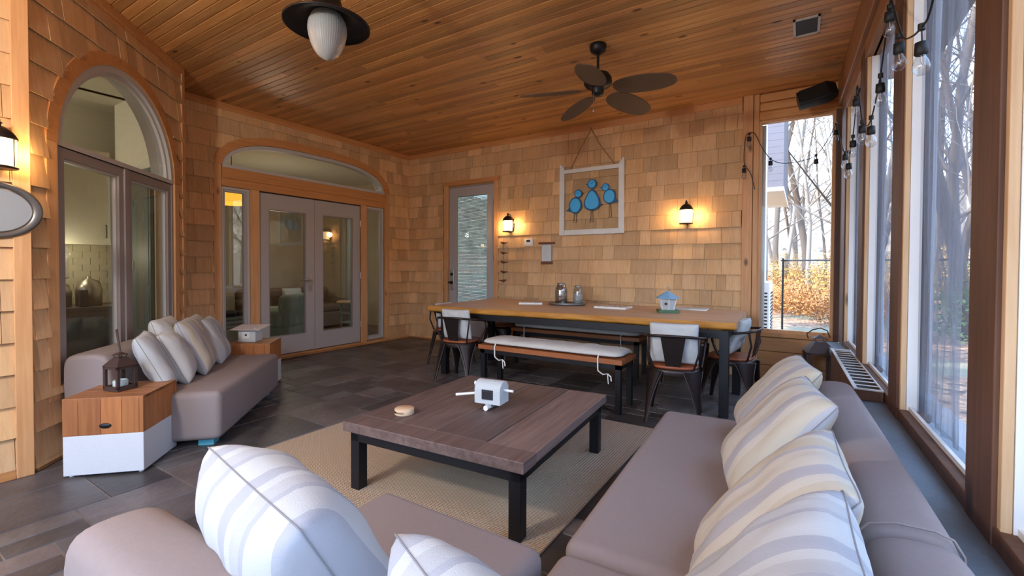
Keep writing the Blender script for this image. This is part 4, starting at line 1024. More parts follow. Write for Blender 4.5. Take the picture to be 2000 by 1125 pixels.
# ================================================================== THINGS ON THE WALLS
def point(loc, p_, col=(1, .62, .28), r=.05):
    d = bpy.data.lights.new('lamp_light', 'POINT'); d.energy = p_; d.color = col; d.shadow_soft_size = r
    o = bpy.data.objects.new('lamp_light', d); C.objects.link(o); o.location = loc; return o
def sconce(label, loc, rz, s=1.0, pw=1.8):
    """back plate on the wall at y=0, lantern hangs towards -y"""
    t_ = thing('wall_lantern', loc, rz, label, 'wall lantern', 'lit carriage wall lanterns'); t_.scale = (s, s, s)
    MB().at((.0, 0, 0)).lathe([(.055, -.095), (.06, -.09), (.06, .09), (.055, .095)], n=24).build('back_plate', M_bronze, t_).scale = (1, .35, 1)
    c = (0, -.095, 0)
    MB().lathe([(.078, .062), (.080, .068), (.070, .090), (.052, .115), (.028, .132), (.012, .137), (.012, .15), (.02, .153), (.008, .162), (.010, .17), (.002, .182)], c, 28).build('cap', M_bronze, t_)
    MB().lathe([(.072, -.105), (.080, -.10), (.080, -.094), (.068, -.09)], c, 28).build('base_ring', M_bronze, t_)
    sh = MB().lathe([(.066, -.092), (.070, -.02), (.070, .062)], c, 28, caps=False).build('glass_shade', M_shade, t_)
    for k in range(4):
        a = PI/4+k*PI/2; MB().tube([(c[0]+.073*math.cos(a), c[1]+.073*math.sin(a), -.095), (c[0]+.073*math.cos(a), c[1]+.073*math.sin(a), .065)], .003, 6).build('cage_bar', M_bronze, t_)
    MB().tube([(0, 0, .10), (0, -.03, .155), (0, -.07, .165), (0, -.095, .145)], .006, 8).tube([(0, 0, -.06), (0, -.03, -.105), (0, -.07, -.11), (0, -.095, -.10)], .005, 8).build('arm', M_bronze, t_)
    Mz = Matrix.Translation(loc) @ Matrix.Rotation(rz, 4, 'Z')
    for dx in (-.13, .13): point(Mz @ Vector((dx, -.10, 0)), pw/2)
    return t_
sconce('lit wall lantern on the shingles just right of the glazed door', (-3.90, YB-.022, 1.955), 0, 1.05)
sconce('lit wall lantern on the shingles right of the hanging bird picture', (-1.24, YB-.022, 1.955), 0, 1.05)
sconce('lit wall lantern above the oval mirror at the left edge of the view', (-4.025, .645, 1.965), math.radians(90), 1.02, 2.2)
# oval mirror
mr = thing('oval_mirror', (-4.025, .632, 1.625), math.radians(90), 'oval mirror with wide dark metal rim at the left edge, below the wall lantern', 'mirror')
n = 56
def ov(a, b_, y): return [(a*math.cos(2*PI*i/n), y, b_*math.sin(2*PI*i/n)) for i in range(n)]
MB().loft([ov(.205, .165, 0), ov(.21, .17, -.02), ov(.20, .16, -.035), ov(.165, .133, -.016), ov(.16, .128, -.012)]).build('rim', plain('grey_bronze_rim', srgb(112, 108, 104), .35, .7), mr)
MB().loft([ov(.165, .133, -.012), ov(.166, .134, -.02), ov(.156, .124, -.018)]).build('inner_bead', M_steel, mr)
MB().add(ov(.157, .125, -.0175), [tuple(range(n))]).build('mirror_glass', plain('mirror_silver', (.9, .92, .92, 1), .03, 1.0), mr)
# hanging window sash with three blue birds
bf = thing('bird_picture', (-2.55, YB-.055, 0), 0, 'old white window sash hung on rope with three painted blue birds on its glass', 'picture')
lx = lambda X: X+2.55
M_chip = plain('chipped_white_paint', srgb(226, 226, 222), .6, bump=.5, bscale=40, var=.12)
q = MB().prism([(lx(-3.03), -.02), (lx(-2.955), -.02), (lx(-2.955), .02), (lx(-3.03), .02)], 1.765, 2.745)
q.add([(lx(-3.03), -.02, 2.745), (lx(-2.955), -.02, 2.745), (lx(-2.955), .02, 2.745), (lx(-3.03), .02, 2.745), (lx(-3.03), -.02, 2.80), (lx(-3.015), -.02, 2.80), (lx(-3.015), .02, 2.80), (lx(-3.03), .02, 2.80)], [(4, 5, 6, 7), (0, 1, 5, 4), (1, 2, 6, 5), (2, 3, 7, 6), (3, 0, 4, 7)])
q.build('stile', M_chip, bf, bevel=.004)
q = MB().box((lx(-2.135), -.02, 1.765), (lx(-2.06), .02, 2.72))
q.add([(lx(-2.135), -.02, 2.72), (lx(-2.06), -.02, 2.72), (lx(-2.06), .02, 2.72), (lx(-2.135), .02, 2.72), (lx(-2.075), -.02, 2.80), (lx(-2.06), -.02, 2.80), (lx(-2.06), .02, 2.80), (lx(-2.075), .02, 2.80)], [(4, 5, 6, 7), (0, 1, 5, 4), (1, 2, 6, 5), (2, 3, 7, 6), (3, 0, 4, 7)])
q.build('stile', M_chip, bf, bevel=.004)
MB().box((lx(-2.955), -.018, 1.765), (lx(-2.135), .018, 1.84)).build('bottom_rail', M_chip, bf, bevel=.004)
MB().box((lx(-2.955), -.018, 2.66), (lx(-2.135), .018, 2.715)).build('top_rail', M_chip, bf, bevel=.004)
MB().box((lx(-2.957), -.004, 1.838), (lx(-2.133), -.001, 2.662)).build('pane', glassy('picture_glass', (.97, .98, .98, 1), .8, 0, .015), bf)
M_rope = plain('twine', srgb(176, 140, 96), .9, bump=1, bscale=200)
MB().tube([(lx(-2.86), -.012, 2.715), (lx(-2.70), -.012, 3.0), (0, .015, 3.255)], .006, 7).tube([(0, .015, 3.255), (lx(-2.42), -.012, 3.02), (lx(-2.20), -.012, 2.72)], .006, 7).build('rope', M_rope, bf)
MB().tube([(0, .05, 3.262), (0, -.01, 3.268)], .006, 8).build('nail', M_steel, bf)
M_bblue = plain('bright_blue_paint', srgb(62, 182, 244), .45); M_bdark = plain('deep_blue_outline', srgb(26, 84, 132), .5)
def egg(cx_, cz_, rx, rz_, taper=0, tilt=0, n=36):
    P_ = []
    for i in range(n):
        a = 2*PI*i/n; x, z = rx*math.cos(a), rz_*math.sin(a); x *= 1-taper*(z/rz_) if taper else 1
        P_.append((cx_+x*math.cos(tilt)-z*math.sin(tilt), cz_+x*math.sin(tilt)+z*math.cos(tilt)))
    return P_
def bird(bx_, bz, rx, rz_, hx, hz, hr, feet, beak, tail, taper=0, tilt=0):
    body = None
    def plate(mb, P_, y0, y1):
        return mb.loft([[(lx(x), y, z) for x, z in P_] for y in (y0, y1)], smooth=False)
    q = MB(); plate(q, egg(bx_, bz, rx*1.15, rz_*1.12, taper, tilt), -.010, -.005); plate(q, egg(hx, hz, hr*1.18, hr*1.18), -.0102, -.005)
    bd = q.build('bird_outline', M_bdark, bf)
    q = MB(); plate(q, egg(bx_, bz, rx*.95, rz_*.94, taper, tilt), -.014, -.0102); plate(q, egg(hx, hz, hr*.92, hr*.92), -.014, -.0103); q.build('bird_body', M_bblue, bd)
    q = MB(); s_ = beak
    plate(q, [(hx+s_*hr*.9, hz+.018), (hx+s_*(hr+.035), hz-.003), (hx+s_*hr*.9, hz-.016)], -.013, -.006); q.build('beak', M_bdark, bd); q = MB()
    plate(q, [(bx_+tail*rx*.95, bz-.02), (bx_+tail*(rx+.06), bz-.075), (bx_+tail*rx*.8, bz-.09)], -.013, -.006); q.build('tail', M_bdark, bd)
    MB().tube([(lx(hx)-.03, -.0145, hz+.004), (lx(hx), -.015, hz+.012), (lx(hx)+.03, -.0145, hz+.028)], .003, 5).build('eye_line', M_bdark, bd)
    q = MB()
    for fx in feet: q.tube([(lx(bx_+fx*.6), -.008, bz-rz_*.95), (lx(bx_+fx), -.008, 0+feetz), (lx(bx_+fx)-.015, -.008, feetz-.012)], .0035, 5)
    q.build('bird_legs', M_dark, bd)
feetz = 1.955; bird(-2.78, 2.19, .085, .105, -2.735, 2.355, .05, (-.02, .02), 1, -1)
feetz = 1.945; bird(-2.525, 2.25, .10, .135, -2.525, 2.475, .058, (-.02, .02), -1, 1, .42)
feetz = 2.0; bird(-2.268, 2.28, .078, .092, -2.325, 2.41, .047, (.0, .035), -1, 1)
# thermostat, hanging notice, chain of little birds
th = thing('thermostat', (-3.57, YB-.022, 1.68), 0, 'small white square thermostat right of the lantern by the door', 'thermostat')
MB().box((-.075, -.025, -.055), (.075, 0, .055)).build('casing', M_white, th, bevel=.006, seg=3); MB().box((-.035, -.027, .005), (.030, -.024, .038)).build('screen', M_dark, th)
pb = thing('framed_notice', (-3.255, YB-.024, 1.51), 0, 'sheet of paper under glass between two dark wooden strips on the shingles', 'notice')
M_strip = wood('dark_strip', srgb(96, 52, 30), srgb(140, 84, 50), 'x', .5)
MB().box((-.135, -.03, .135), (.135, 0, .165)).build('top_strip', M_strip, pb, bevel=.002); MB().box((-.095, -.025, -.165), (.095, 0, -.13)).build('bottom_strip', M_strip, pb, bevel=.002)
MB().box((-.088, -.018, -.13), (.088, -.004, .135)).build('frame', M_frame2, pb, bevel=.002); MB().box((-.078, -.021, -.12), (.078, -.018, .125)).build('paper', plain('paper', srgb(206, 214, 214), .7), pb)
q = MB(); rnd = random.Random(5)
for k in range(11): q.box((-.055, -.0215, .09-k*.018), (-.055+rnd.uniform(.05, .11), -.021, .093-k*.018))
q.build('faint_print', plain('grey_ink', srgb(176, 182, 182), .7), pb)
ch = thing('bird_chain', (-4.03, YB-.05, 0), 0, 'hanging string of five little rusty metal birds right of the glazed door', 'hanging ornament')
M_rust = plain('rusty_metal', srgb(110, 66, 40), .6, .4)
MB().tube([(0, 0, 1.74), (0, 0, 1.04)], .0018, 5).build('wire', M_dark, ch)
for z, s_ in ((1.68, 1), (1.52, 1), (1.375, 1), (1.22, 1), (1.08, -1)):
    MB().at((0, 0, z)).ball((0, 0, 0), .024, 12, 8, (1.4, .6, .8)).ball((-s_*.038, 0, .012), .013, 10, 6).tube([(s_*.02, 0, 0), (s_*.085, 0, .006)], [.012, .004], 6).tube([(-s_*.046, 0, .012), (-s_*.062, 0, .008)], [.004, .001], 5).build('little_bird', M_rust, ch)
# speaker
sp_ = thing('wall_speaker', (.10, 5.70, 3.075), 0, 'black wall speaker tilted in the top right corner above the tall window', 'speaker')
sp_.rotation_euler = (math.radians(-18), math.radians(-13), math.radians(4))
MB().loft([[(-.17, y, z) for y, z in [(-.07, -.075), (-.085, .075), (.07, .075), (.06, -.07)]], [(.10, y, z) for y, z in [(-.085, -.085), (-.10, .085), (.085, .085), (.075, -.08)]], [(.17, y, z) for y, z in [(-.05, -.06), (-.06, .06), (.05, .06), (.05, -.06)]]], smooth=False).build('cabinet', M_black, sp_, bevel=.02, seg=4)
MB().box((-.15, -.098, -.065), (.09, -.092, .068)).build('grille', M_rubber, sp_, bevel=.01)
MB().tube([(.10, .03, .0), (.21, .05, .02), (.24, .04, .05)], .014, 8).build('bracket', M_steel, sp_)
# slotted window planter box on the side ledge
hb = thing('slotted_box', (0, 0, 0), 0, 'long dark wooden box with slotted aluminium top on the window ledge', 'register box')
q = MB(); sbox(q, -.140, 3.42, .30, -.1225, 4.97, .575); sbox(q, -.1225, 3.42, .512, -.003, 3.435, .574); sbox(q, -.1225, 4.955, .512, -.003, 4.97, .574); sbox(q, -.012, 3.435, .512, -.003, 4.955, .574); sbox(q, -.1225, 3.435, .5115, -.012, 4.955, .514); recalc(q.build('box_body', M_postd, hb, bevel=.004))
q = MB()
sbox(q, -.145, 3.41, .575, -.125, 4.98, .583); sbox(q, -.01, 3.41, .575, -.002, 4.98, .583); sbox(q, -.125, 3.41, .575, -.01, 3.43, .583); sbox(q, -.125, 4.96, .575, -.01, 4.98, .583)
for k in range(13): sbox(q, -.125, 3.53+k*.112, .577, -.01, 3.548+k*.112, .580)
recalc(q.build('slotted_top', M_alum, hb)); q = MB(); sbox(q, -.122, 3.436, .5145, -.013, 4.954, .53); recalc(q.build('slot_shade_sheet', M_rubber, hb))  # black sheet in the box stands in for shade between the slats

# ================================================================== CEILING
# fan
fn = thing('ceiling_fan', (-1.608, 3.98, 0), math.radians(-4), 'dark bronze ceiling fan with five leaf shaped woven blades and pull chain', 'ceiling fan')
MB().lathe([(.0, ZC), (.075, ZC), (.078, ZC-.02), (.068, ZC-.06), (.035, ZC-.085), (.012, ZC-.09)], n=28).build('canopy', M_black, fn)
MB().lathe([(.012, ZC-.08), (.012, 3.07)], n=14).build('downrod', M_black, fn)
MB().lathe([(.012, 3.10), (.05, 3.085), (.10, 3.065), (.125, 3.03), (.128, 2.985), (.11, 2.955), (.06, 2.94), (.055, 2.935), (.055, 2.90), (.045, 2.875), (0, 2.87)], n=32).build('motor_housing', M_black, fn)
M_blade = None
m, t, b = newmat('woven_blade'); tcn = t.nodes.new('ShaderNodeTexCoord'); wv = t.nodes.new('ShaderNodeTexWave'); wv.bands_direction = 'DIAGONAL'; wv.inputs['Scale'].default_value = 30
t.links.new(tcn.outputs['Object'], wv.inputs['Vector']); mxb = t.nodes.new('ShaderNodeMixRGB'); mxb.inputs[1].default_value = srgb(72, 54, 40); mxb.inputs[2].default_value = srgb(108, 86, 68); t.links.new(wv.outputs['Fac'], mxb.inputs[0]); t.links.new(mxb.outputs[0], b.inputs['Base Color']); b.inputs['Roughness'].default_value = .6
n = 20; up_, lo_ = [], []
out_ = [(.155+.56*(.5-.5*math.cos(PI*i/n)), .125*math.sin(PI*i/n)**.75*(1-.12*(i/n-.5))) for i in range(n+1)]
poly = [(x, y) for x, y in out_]+[(x, -y) for x, y in out_[-2:0:-1]]
for k in range(5):
    bl = MB().prism(poly, -.004, .004).build('blade', m, fn, bevel=.002)
    a = math.radians(72*k); bl.matrix_local = Matrix.Rotation(a, 4, 'Z') @ Matrix.Translation((0, 0, 2.925)) @ Matrix.Rotation(math.radians(5), 4, 'Y') @ Matrix.Rotation(math.radians(-14), 4, 'X')
    br = MB().tube([(.07, 0, .02), (.12, 0, .0), (.16, 0, -.009)], .012, 8).box((.15, -.035, -.010), (.22, .035, -.004)).tube([(.175, -.02, -.012), (.175, -.02, -.002)], .007).build('blade_iron', M_black, fn)
    br.matrix_local = bl.matrix_local.copy()
MB().tube([(-.02, -.045, 2.92), (-.021, -.045, 2.735)], .0015, 5).ball((-.021, -.045, 2.73), .008, 8, 6, (1, 1, 2)).build('pull_chain', M_steel, fn)
# barn light with ribbed glass
M_ribs = bpy.data.materials.new('frosted_ribbed_glass'); M_ribs.use_nodes = True
b = M_ribs.node_tree.nodes['Principled BSDF']; b.inputs['Base Color'].default_value = srgb(196, 200, 202); b.inputs['Roughness'].default_value = .35
b.inputs['Transmission Weight'].default_value = .45; b.inputs['IOR'].default_value = 1.25
bl_ = thing('ceiling_light', (-2.42, 1.735, 0), 0, 'black dome ceiling light with a large frosted ribbed glass globe, unlit', 'ceiling light')
MB().lathe([(.03, ZC), (.07, ZC), (.07, ZC-.02), (.018, ZC-.03), (.018, 2.93), (.05, 2.925), (.075, 2.90), (.085, 2.86), (.095, 2.83), (.15, 2.79), (.235, 2.752), (.243, 2.742), (.238, 2.738), (.15, 2.772), (.09, 2.80), (.0, 2.81)], n=48).build('metal_shade', M_black, bl_)
MB().lathe([(.236, 2.7375), (.246, 2.736), (.246, 2.745), (.240, 2.747)], n=48, caps=False).build('rim', M_bronze, bl_)
rings = []; N = 96
for r, z in [(.085, 2.80), (.105, 2.765), (.112, 2.72), (.108, 2.68), (.094, 2.625), (.072, 2.58), (.042, 2.55), (.016, 2.538), (.003, 2.534)]:
    rings.append([((r+.0016*(1 if i % 2 else -1)*min(1, r/.05))*math.cos(2*PI*i/N), (r+.0016*(1 if i % 2 else -1)*min(1, r/.05))*math.sin(2*PI*i/N), z) for i in range(N)])
MB().loft(rings).build('glass_globe', M_ribs, bl_, sub=1)
MB().lathe([(0, 2.80), (.035, 2.79), (.035, 2.74), (.02, 2.72), (.03, 2.69), (.032, 2.65), (.02, 2.62), (0, 2.615)], n=20).build('bulb', plain('white_bulb', srgb(236, 238, 240), .3), bl_)
# copy of that fixture, added unseen behind the camera to carry a fill light
b2_ = copy_tree(bl_); b2_.location = (-2.2, -.75, 0); b2_['label'] = 'added fill light shaped as a black dome ceiling light, unseen behind the camera'
point((-2.2, -.75, 2.42), 48, (1, .93, .84), .12)  # fill light for the porch, hung under the added fixture
# vent
vt = thing('ceiling_vent', (0, 0, 0), 0, 'small square ceiling vent with dark opening near the side beam', 'vent')
q = MB(); x0, x1, y0, y1 = -.095, .095, 4.43, 4.755
fr_ = q.box((x0, y0, ZC-.012), (x1, y0+.018, ZC)).box((x0, y1-.018, ZC-.012), (x1, y1, ZC)).box((x0, y0, ZC-.012), (x0+.018, y1, ZC)).box((x1-.018, y0, ZC-.012), (x1, y1, ZC)); q.build('vent_frame', M_alum, vt)
MB().box((x0+.017, y0+.017, ZC-.003), (x1-.017, y1-.017, ZC-.001)).build('dark_opening', M_rubber, vt)

# ================================================================== STRING LIGHTS
sl = thing('string_lights', (0, 0, 0), 0, 'black cord of clear string light bulbs looped over the tall window and side posts', 'string lights')
YW = YB-.075
tailp = [(-.488, YW+.01, 2.218), (-.53, YW, 2.40), (-.588, YW, 2.50), (-.605, YW, 2.58), (-.60, YW, 2.75), (-.585, YW, 2.86), (-.54, YW, 2.89), (-.49, YW, 2.86), (-.42, YW, 2.70), (-.33, YW, 2.555), (-.23, YW, 2.495), (-.128, YW, 2.485), (0, YW, 2.50), (.098, YW, 2.535), (.18, YW, 2.64), (.25, YW, 2.78), (.275, 5.95, 2.83), (.28, 5.72, 2.77), (.287, 5.545, 2.62), (.30, 5.15, 2.36), (.306, 4.92, 2.30), (.312, 4.75, 2.26), (.32, 4.52, 2.34), (.325, 4.40, 2.50), (.325, 4.31, 2.66), (.328, 4.22, 2.60), (.333, 4.03, 2.36), (.338, 3.9, 2.27), (.343, 3.694, 2.218), (.348, 3.50, 2.26), (.355, 3.314, 2.383), (.36, 3.16, 2.56), (.363, 3.05, 2.68), (.365, 2.98, 2.62), (.372, 2.76, 2.375), (.377, 2.58, 2.29), (.382, 2.395, 2.25), (.386, 2.26, 2.26), (.392, 2.05, 2.45), (.398, 1.93, 2.66), (.40, 1.86, 2.58), (.41, 1.5, 2.3), (.42, 1.1, 2.25), (.43, .75, 2.6)]
sm = []
for i in range(len(tailp)-1):
    p0_, p1_, p2_, p3_ = [Vector(tailp[max(0, min(len(tailp)-1, i+k))]) for k in (-1, 0, 1, 2)]
    for q_ in range(4):
        t_ = q_/4; sm.append(.5*((2*p1_)+(-p0_+p2_)*t_+(2*p0_-5*p1_+4*p2_-p3_)*t_*t_+(-p0_+3*p1_-3*p2_+p3_)*t_**3))
sm.append(Vector(tailp[-1])); MB().tube(sm, .0042, 6).build('cord', M_rubber, sl)
M_bulb = glassy('bulb_glass', (.93, .95, .96, 1), 1.2, .02, .12)
def bulb(x, y, z, drop=.05):
    """z = where it leaves the cord"""
    s_ = MB().at((x, y, z)).tube([(0, 0, .012), (0, 0, -.012)], .013, 10).tube([(0, 0, 0), (.002, 0, -drop)], .0028, 6).lathe([(.006, -drop), (.021, -drop-.006), (.023, -drop-.05), (.018, -drop-.055)], n=16).build('socket', M_rubber, sl)
    MB().at((x, y, z-drop-.05)).lathe([(.014, 0), (.016, -.012), (.026, -.034), (.029, -.052), (.024, -.070), (.012, -.082), (.001, -.085)], n=18, caps=False).build('bulb', M_bulb, s_)
    MB().at((x, y, z-drop-.05)).tube([(0, 0, 0), (0, 0, -.03), (.006, 0, -.045), (-.006, 0, -.055)], .0018, 5).build('filament', M_steel, s_)
for x, y, z, d in [(-.553, YW, 2.875, .03), (-.603, YW, 2.50, .02), (-.33, YW, 2.555, .02), (.108, YW, 2.54, .04), (.275, 5.92, 2.82, .06), (.303, 5.0, 2.32, .01), (.312, 4.74, 2.27, .09),
                   (.325, 4.36, 2.60, .01), (.32, 4.50, 2.34, .03), (.334, 3.98, 2.31, .02), (.346, 3.6, 2.235, .05), (.355, 3.30, 2.385, .04), (.3635, 3.08, 2.66, .02), (.37, 2.82, 2.40, .03), (.382, 2.395, 2.25, .055), (.41, 1.5, 2.3, .04), (.42, 1.1, 2.25, .04)]: bulb(x, y, z, d)
# ================================================================== ROOMS BEHIND THE GLASS
M_plast = plain('warm_plaster', srgb(196, 182, 158), .8); M_plast2 = plain('cream_plaster', srgb(206, 202, 184), .8)
M_cab = plain('cream_cabinet_paint', srgb(206, 200, 184), .45); M_ifl = wood('inner_floor', srgb(92, 66, 46), srgb(130, 96, 66), 'y', .4)
struct(MB().box((-10.2, -3, -.3), (XL-.15, 7.2, .0)).box((XL-.2, -3, -.3), (-4.2, 2.0, .0)).build('floor_inside', M_ifl))
struct(MB().box((-10.2, -3, 3.12), (XL-.12, 7.2, 3.3)).box((XL-.2, -3, 3.12), (-4.25, 1.0, 3.3)).box((XL-.2, .9, 3.12), (-5.6, 2.0, 3.3)).build('ceiling_inside', M_plast2))
struct(MB().box((-10.3, -3, 0), (-10.15, 7.2, 3.32)).build('wall_far_living', M_plast))
struct(MB().box((-10.2, 6.9, 0), (XL-.13, 7.1, 3.32)).build('wall_side_living', M_plast))
struct(MB().box((-10.2, -3.1, 0), (-4.2, -2.95, 3.32)).build('wall_side_kitchen', M_plast))
struct(MB().box((-10.2, 2.52, 0), (XL-.13, 2.62, 3.12)).box((-6.72, 2.2, 0), (-6.66, 2.52, 3.12)).box((XL-.5, 1.99, 0), (-5.42, 2.03, 3.12)).box((XL-.5, 2.03, 0), (XL-.15, 2.6, 3.12)).build('wall_partition', M_plast2))
struct(MB().box((-7.1, -.6, 0), (-7.0, 2.52, 3.12)).build('wall_kitchen', M_plast2))
M_tilew = plain('cream_backsplash', srgb(216, 206, 180), .3)
q = MB()
for r in range(9):
    y = .2-.07*(r % 2)
    while y < 2.0: q.box((-6.985, y+.002, .86+.075*r), (-6.97, y+.148, .933+.075*r)); y += .15
tag(q.build('tile_backsplash', M_tilew), 'cream tiled backsplash glimpsed through the left sash of the arched window', 'backsplash')
kc = thing('kitchen_cabinet', (-6.995, 1.1, 1.53), 0, 'tall cream upper kitchen cabinet seen through the left sash of the arched window', 'cabinet')
MB().box((0, -.6, 0), (.33, .85, 1.05)).build('cabinet_body', M_cab, kc, bevel=.003)
for y in (-.59, -.11, .37):
    d_ = MB().box((.33, y, .01), (.35, y+.47, 1.04)).build('door', M_cab, kc, bevel=.003); MB().tube([(.355, y+.43, .08), (.375, y+.43, .08), (.375, y+.43, .22), (.355, y+.43, .22)], .006, 6).build('handle', M_black, d_)
kb = thing('kitchen_counter', (-6.995, 1.1, 0), 0, 'dark kitchen counter below the cream wall cabinets, behind the arched window', 'counter')
MB().box((0, -1.2, 0), (.60, .85, .82)).build('counter_body', plain('dark_cabinet', srgb(70, 68, 66), .5), kb, bevel=.003); MB().box((0, -1.2, .82), (.63, .85, .855)).build('worktop', plain('dark_worktop', srgb(84, 80, 78), .3), kb, bevel=.003)
M_silver = plain('silver_ware', srgb(150, 142, 130), .3, .7)
for i, (y, r, h_, lb, mt) in enumerate([(1.50, .10, .26, 'dark round toaster-like pot on the kitchen counter behind the arched window', M_silver), (1.74, .11, .30, 'tall silver canister on the kitchen counter behind the arched window', M_silver)]):
    o = MB().lathe([(0, 0), (r, 0), (r*1.03, h_*.6), (r*.8, h_*.9), (.02, h_), (.02, h_+.02), (0, h_+.03)], n=20).build('canister', mt); tag(o, lb, 'canister'); o.location = (-6.62, y, .856)
o = MB().box((-.012, -.17, 0), (.012, .17, .36)).build('cutting_board', M_pale, bevel=.01); tag(o, 'pale wooden board leaning at the left end of the kitchen counter', 'cutting board'); o.location = (-6.87, 1.38, .857); o.rotation_euler = (0, -.08, 0)
o = MB().loft([[(0.012*math.sin(i*1.3), y, 0.0) for i, y in enumerate([k*.03 for k in range(9)])], [(0.016*math.sin(i*1.3), y, .36) for i, y in enumerate([k*.03 for k in range(9)])]], close=False, caps=False).build('dish_towel', M_cush); tag(o, 'white dish towel hanging on the tiled kitchen wall', 'towel'); o.location = (-6.95, 1.42, 1.16)
o = MB().box((0, 0, 0), (.06, .07, .18)).build('knife_block', M_dark, bevel=.01); tag(o, 'dark knife block on the kitchen counter behind the arched window', 'knife block'); o.location = (-6.5, 1.62, .857)
pd_ = thing('pantry_door', (-5.85, 1.985, 0), math.radians(-90), 'dark grey-green inner door seen through the right sash of the arched window', 'door')
M_gg = plain('grey_green_paint', srgb(92, 100, 96), .5)
MB().box((0, -.24, .02), (.03, .24, 2.3)).build('door_leaf', M_gg, pd_, bevel=.004)
for z in (.5, 1.25, 1.9): MB().box((.03, -.20, z), (.036, -.185, z+.10)).build('hinge', M_steel, pd_)
MB().box((.028, -.15, .3), (.034, .2, 1.0)).box((.028, -.15, 1.1), (.034, .2, 2.1)).build('panel', M_gg, pd_)
point((-6.5, 1.5, 1.42), 1.6, (1, .85, .6), .08); point((-6.6, -.6, 2.6), 22, (1, .9, .74), .15)
# living room
M_slip = plain('pale_sage_slipcover', srgb(164, 172, 160), .95, bump=.3, bscale=150); M_brn = plain('brown_upholstery', srgb(124, 100, 82), .95, bump=.3, bscale=150)
def armchair(name, label, loc, rz, mat, w_=.85, d_=.85, cat='armchair'):
    s = thing(name, loc, rz, label, cat)
    MB().box((-w_/2, -d_/2, .03), (w_/2, d_/2, .34)).build('base', mat, s, bevel=.04, seg=4, smooth=True); MB().box((-w_/2+.1, -d_/2, .34), (w_/2-.1, d_/2-.15, .50)).build('seat_cushion', mat, s, bevel=.06, seg=4, smooth=True)
    MB().box((-w_/2, d_/2-.22, .3), (w_/2, d_/2, .84)).build('backrest', mat, s, bevel=.08, seg=4, smooth=True)
    for sx2 in (-1, 1): MB().box((sx2*(w_/2-.08)-.09, -d_/2, .3), (sx2*(w_/2-.08)+.09, d_/2-.1, .60)).build('arm', mat, s, bevel=.08, seg=4, smooth=True)
    return s
armchair('armchair', 'pale sage slipcovered armchair seen through the left french door', (-7.35, 4.32, 0), math.radians(-60), M_slip)
armchair('living_room_sofa', 'brown sofa deeper in the living room behind the sage armchair', (-8.9, 5.6, 0), math.radians(90), M_brn, 2.0, .95, 'sofa')
pillow('white round-edged pillow on the brown living room sofa', (-8.75, 5.45, .66), (0, 1, 0), (-.3, 0, 1), M_pC, .42, .42, .18, 'living room pillows')
st = thing('stool', (-7.3, 5.75, 0), .3, 'round topped pale side table seen through the right french door', 'side table')
MB().lathe([(0, .60), (.27, .60), (.28, .615), (.27, .64), (0, .64)], n=28).build('top', M_pale, st)
for k in range(4): MB().at((0, 0, 0), k*PI/2+.78).box((.17, -.02, 0), (.21, .02, .6)).build('leg', M_slip, st)
MB().box((-.16, -.16, .22), (.16, .16, .24)).box((-.16, -.16, .40), (.16, .16, .42)).build('shelf', M_slip, st)
cb = thing('console', (-6.9, 3.3, 0), 0, 'low cream bench behind the narrow window left of the french doors', 'bench'); MB().box((-.3, -.5, .03), (.3, .4, .42)).build('bench_body', M_cab, cb, bevel=.02)
for k in range(4):
    o = MB().box((-.2, -.26, 0), (.2, .26, .055)).build('folded_blanket', (M_cush, M_pC, M_slip, plain('charcoal_throw', srgb(46, 42, 46), .95))[k], bevel=.025, seg=4, smooth=True)
    tag(o, ('lowest off-white blanket of the stack', 'second white blanket of the stack', 'third sage blanket of the stack', 'dark blanket topping the stack')[k]+' behind the narrow left window', 'blanket', 'folded blankets'); o.location = (-6.88, 3.28, .421+k*.057); o.rotation_euler = (0, 0, .1*k)
dl_ = thing('drum_lamp', (-7.4, 3.62, 2.25), 0, 'glowing yellow drum shade hanging behind the narrow window left of the french doors', 'lamp')
MB().lathe([(.27, 0), (.27, .24)], n=32, caps=False).build('lamp_shade', plain('yellow_lit_shade', srgb(240, 190, 70), .6, emit=(1, .45, .05, 1), estr=.4), dl_); MB().tube([(0, 0, .24), (0, 0, .87)], .006).tube([(-.27, 0, .23), (.27, 0, .23)], .004).build('stem', M_bronze, dl_)
point((-7.9, 4.6, 1.9), 5, (1, .86, .66), .2)

# ================================================================== OUTDOORS
m, t, b = newmat('leaf_litter'); L = t.links; tcn = t.nodes.new('ShaderNodeTexCoord')
vo = t.nodes.new('ShaderNodeTexVoronoi'); vo.inputs['Scale'].default_value = 9; L.new(tcn.outputs['Object'], vo.inputs['Vector'])
cr = t.nodes.new('ShaderNodeValToRGB'); e = cr.color_ramp.elements; e[0].color = srgb(80, 58, 46); e[1].color = srgb(176, 136, 104); e[0].position = .1; e[1].position = .9
for p_, c_ in ((.35, srgb(128, 94, 72)), (.6, srgb(152, 116, 90))): k = e.new(p_); k.color = c_
sp = t.nodes.new('ShaderNodeSeparateColor'); L.new(vo.outputs['Color'], sp.inputs[0]); L.new(sp.outputs[0], cr.inputs[0])
ns = t.nodes.new('ShaderNodeTexNoise'); ns.inputs['Scale'].default_value = .5; ns.inputs['Detail'].default_value = 5; L.new(tcn.outputs['Object'], ns.inputs['Vector'])
mr_ = t.nodes.new('ShaderNodeMapRange'); mr_.inputs[1].default_value = .48; mr_.inputs[2].default_value = .62; L.new(ns.outputs[0], mr_.inputs[0])
mxg = t.nodes.new('ShaderNodeMixRGB'); mxg.inputs[2].default_value = srgb(120, 114, 92); L.new(mr_.outputs[0], mxg.inputs[0]); L.new(cr.outputs[0], mxg.inputs[1]); L.new(mxg.outputs[0], b.inputs['Base Color'])
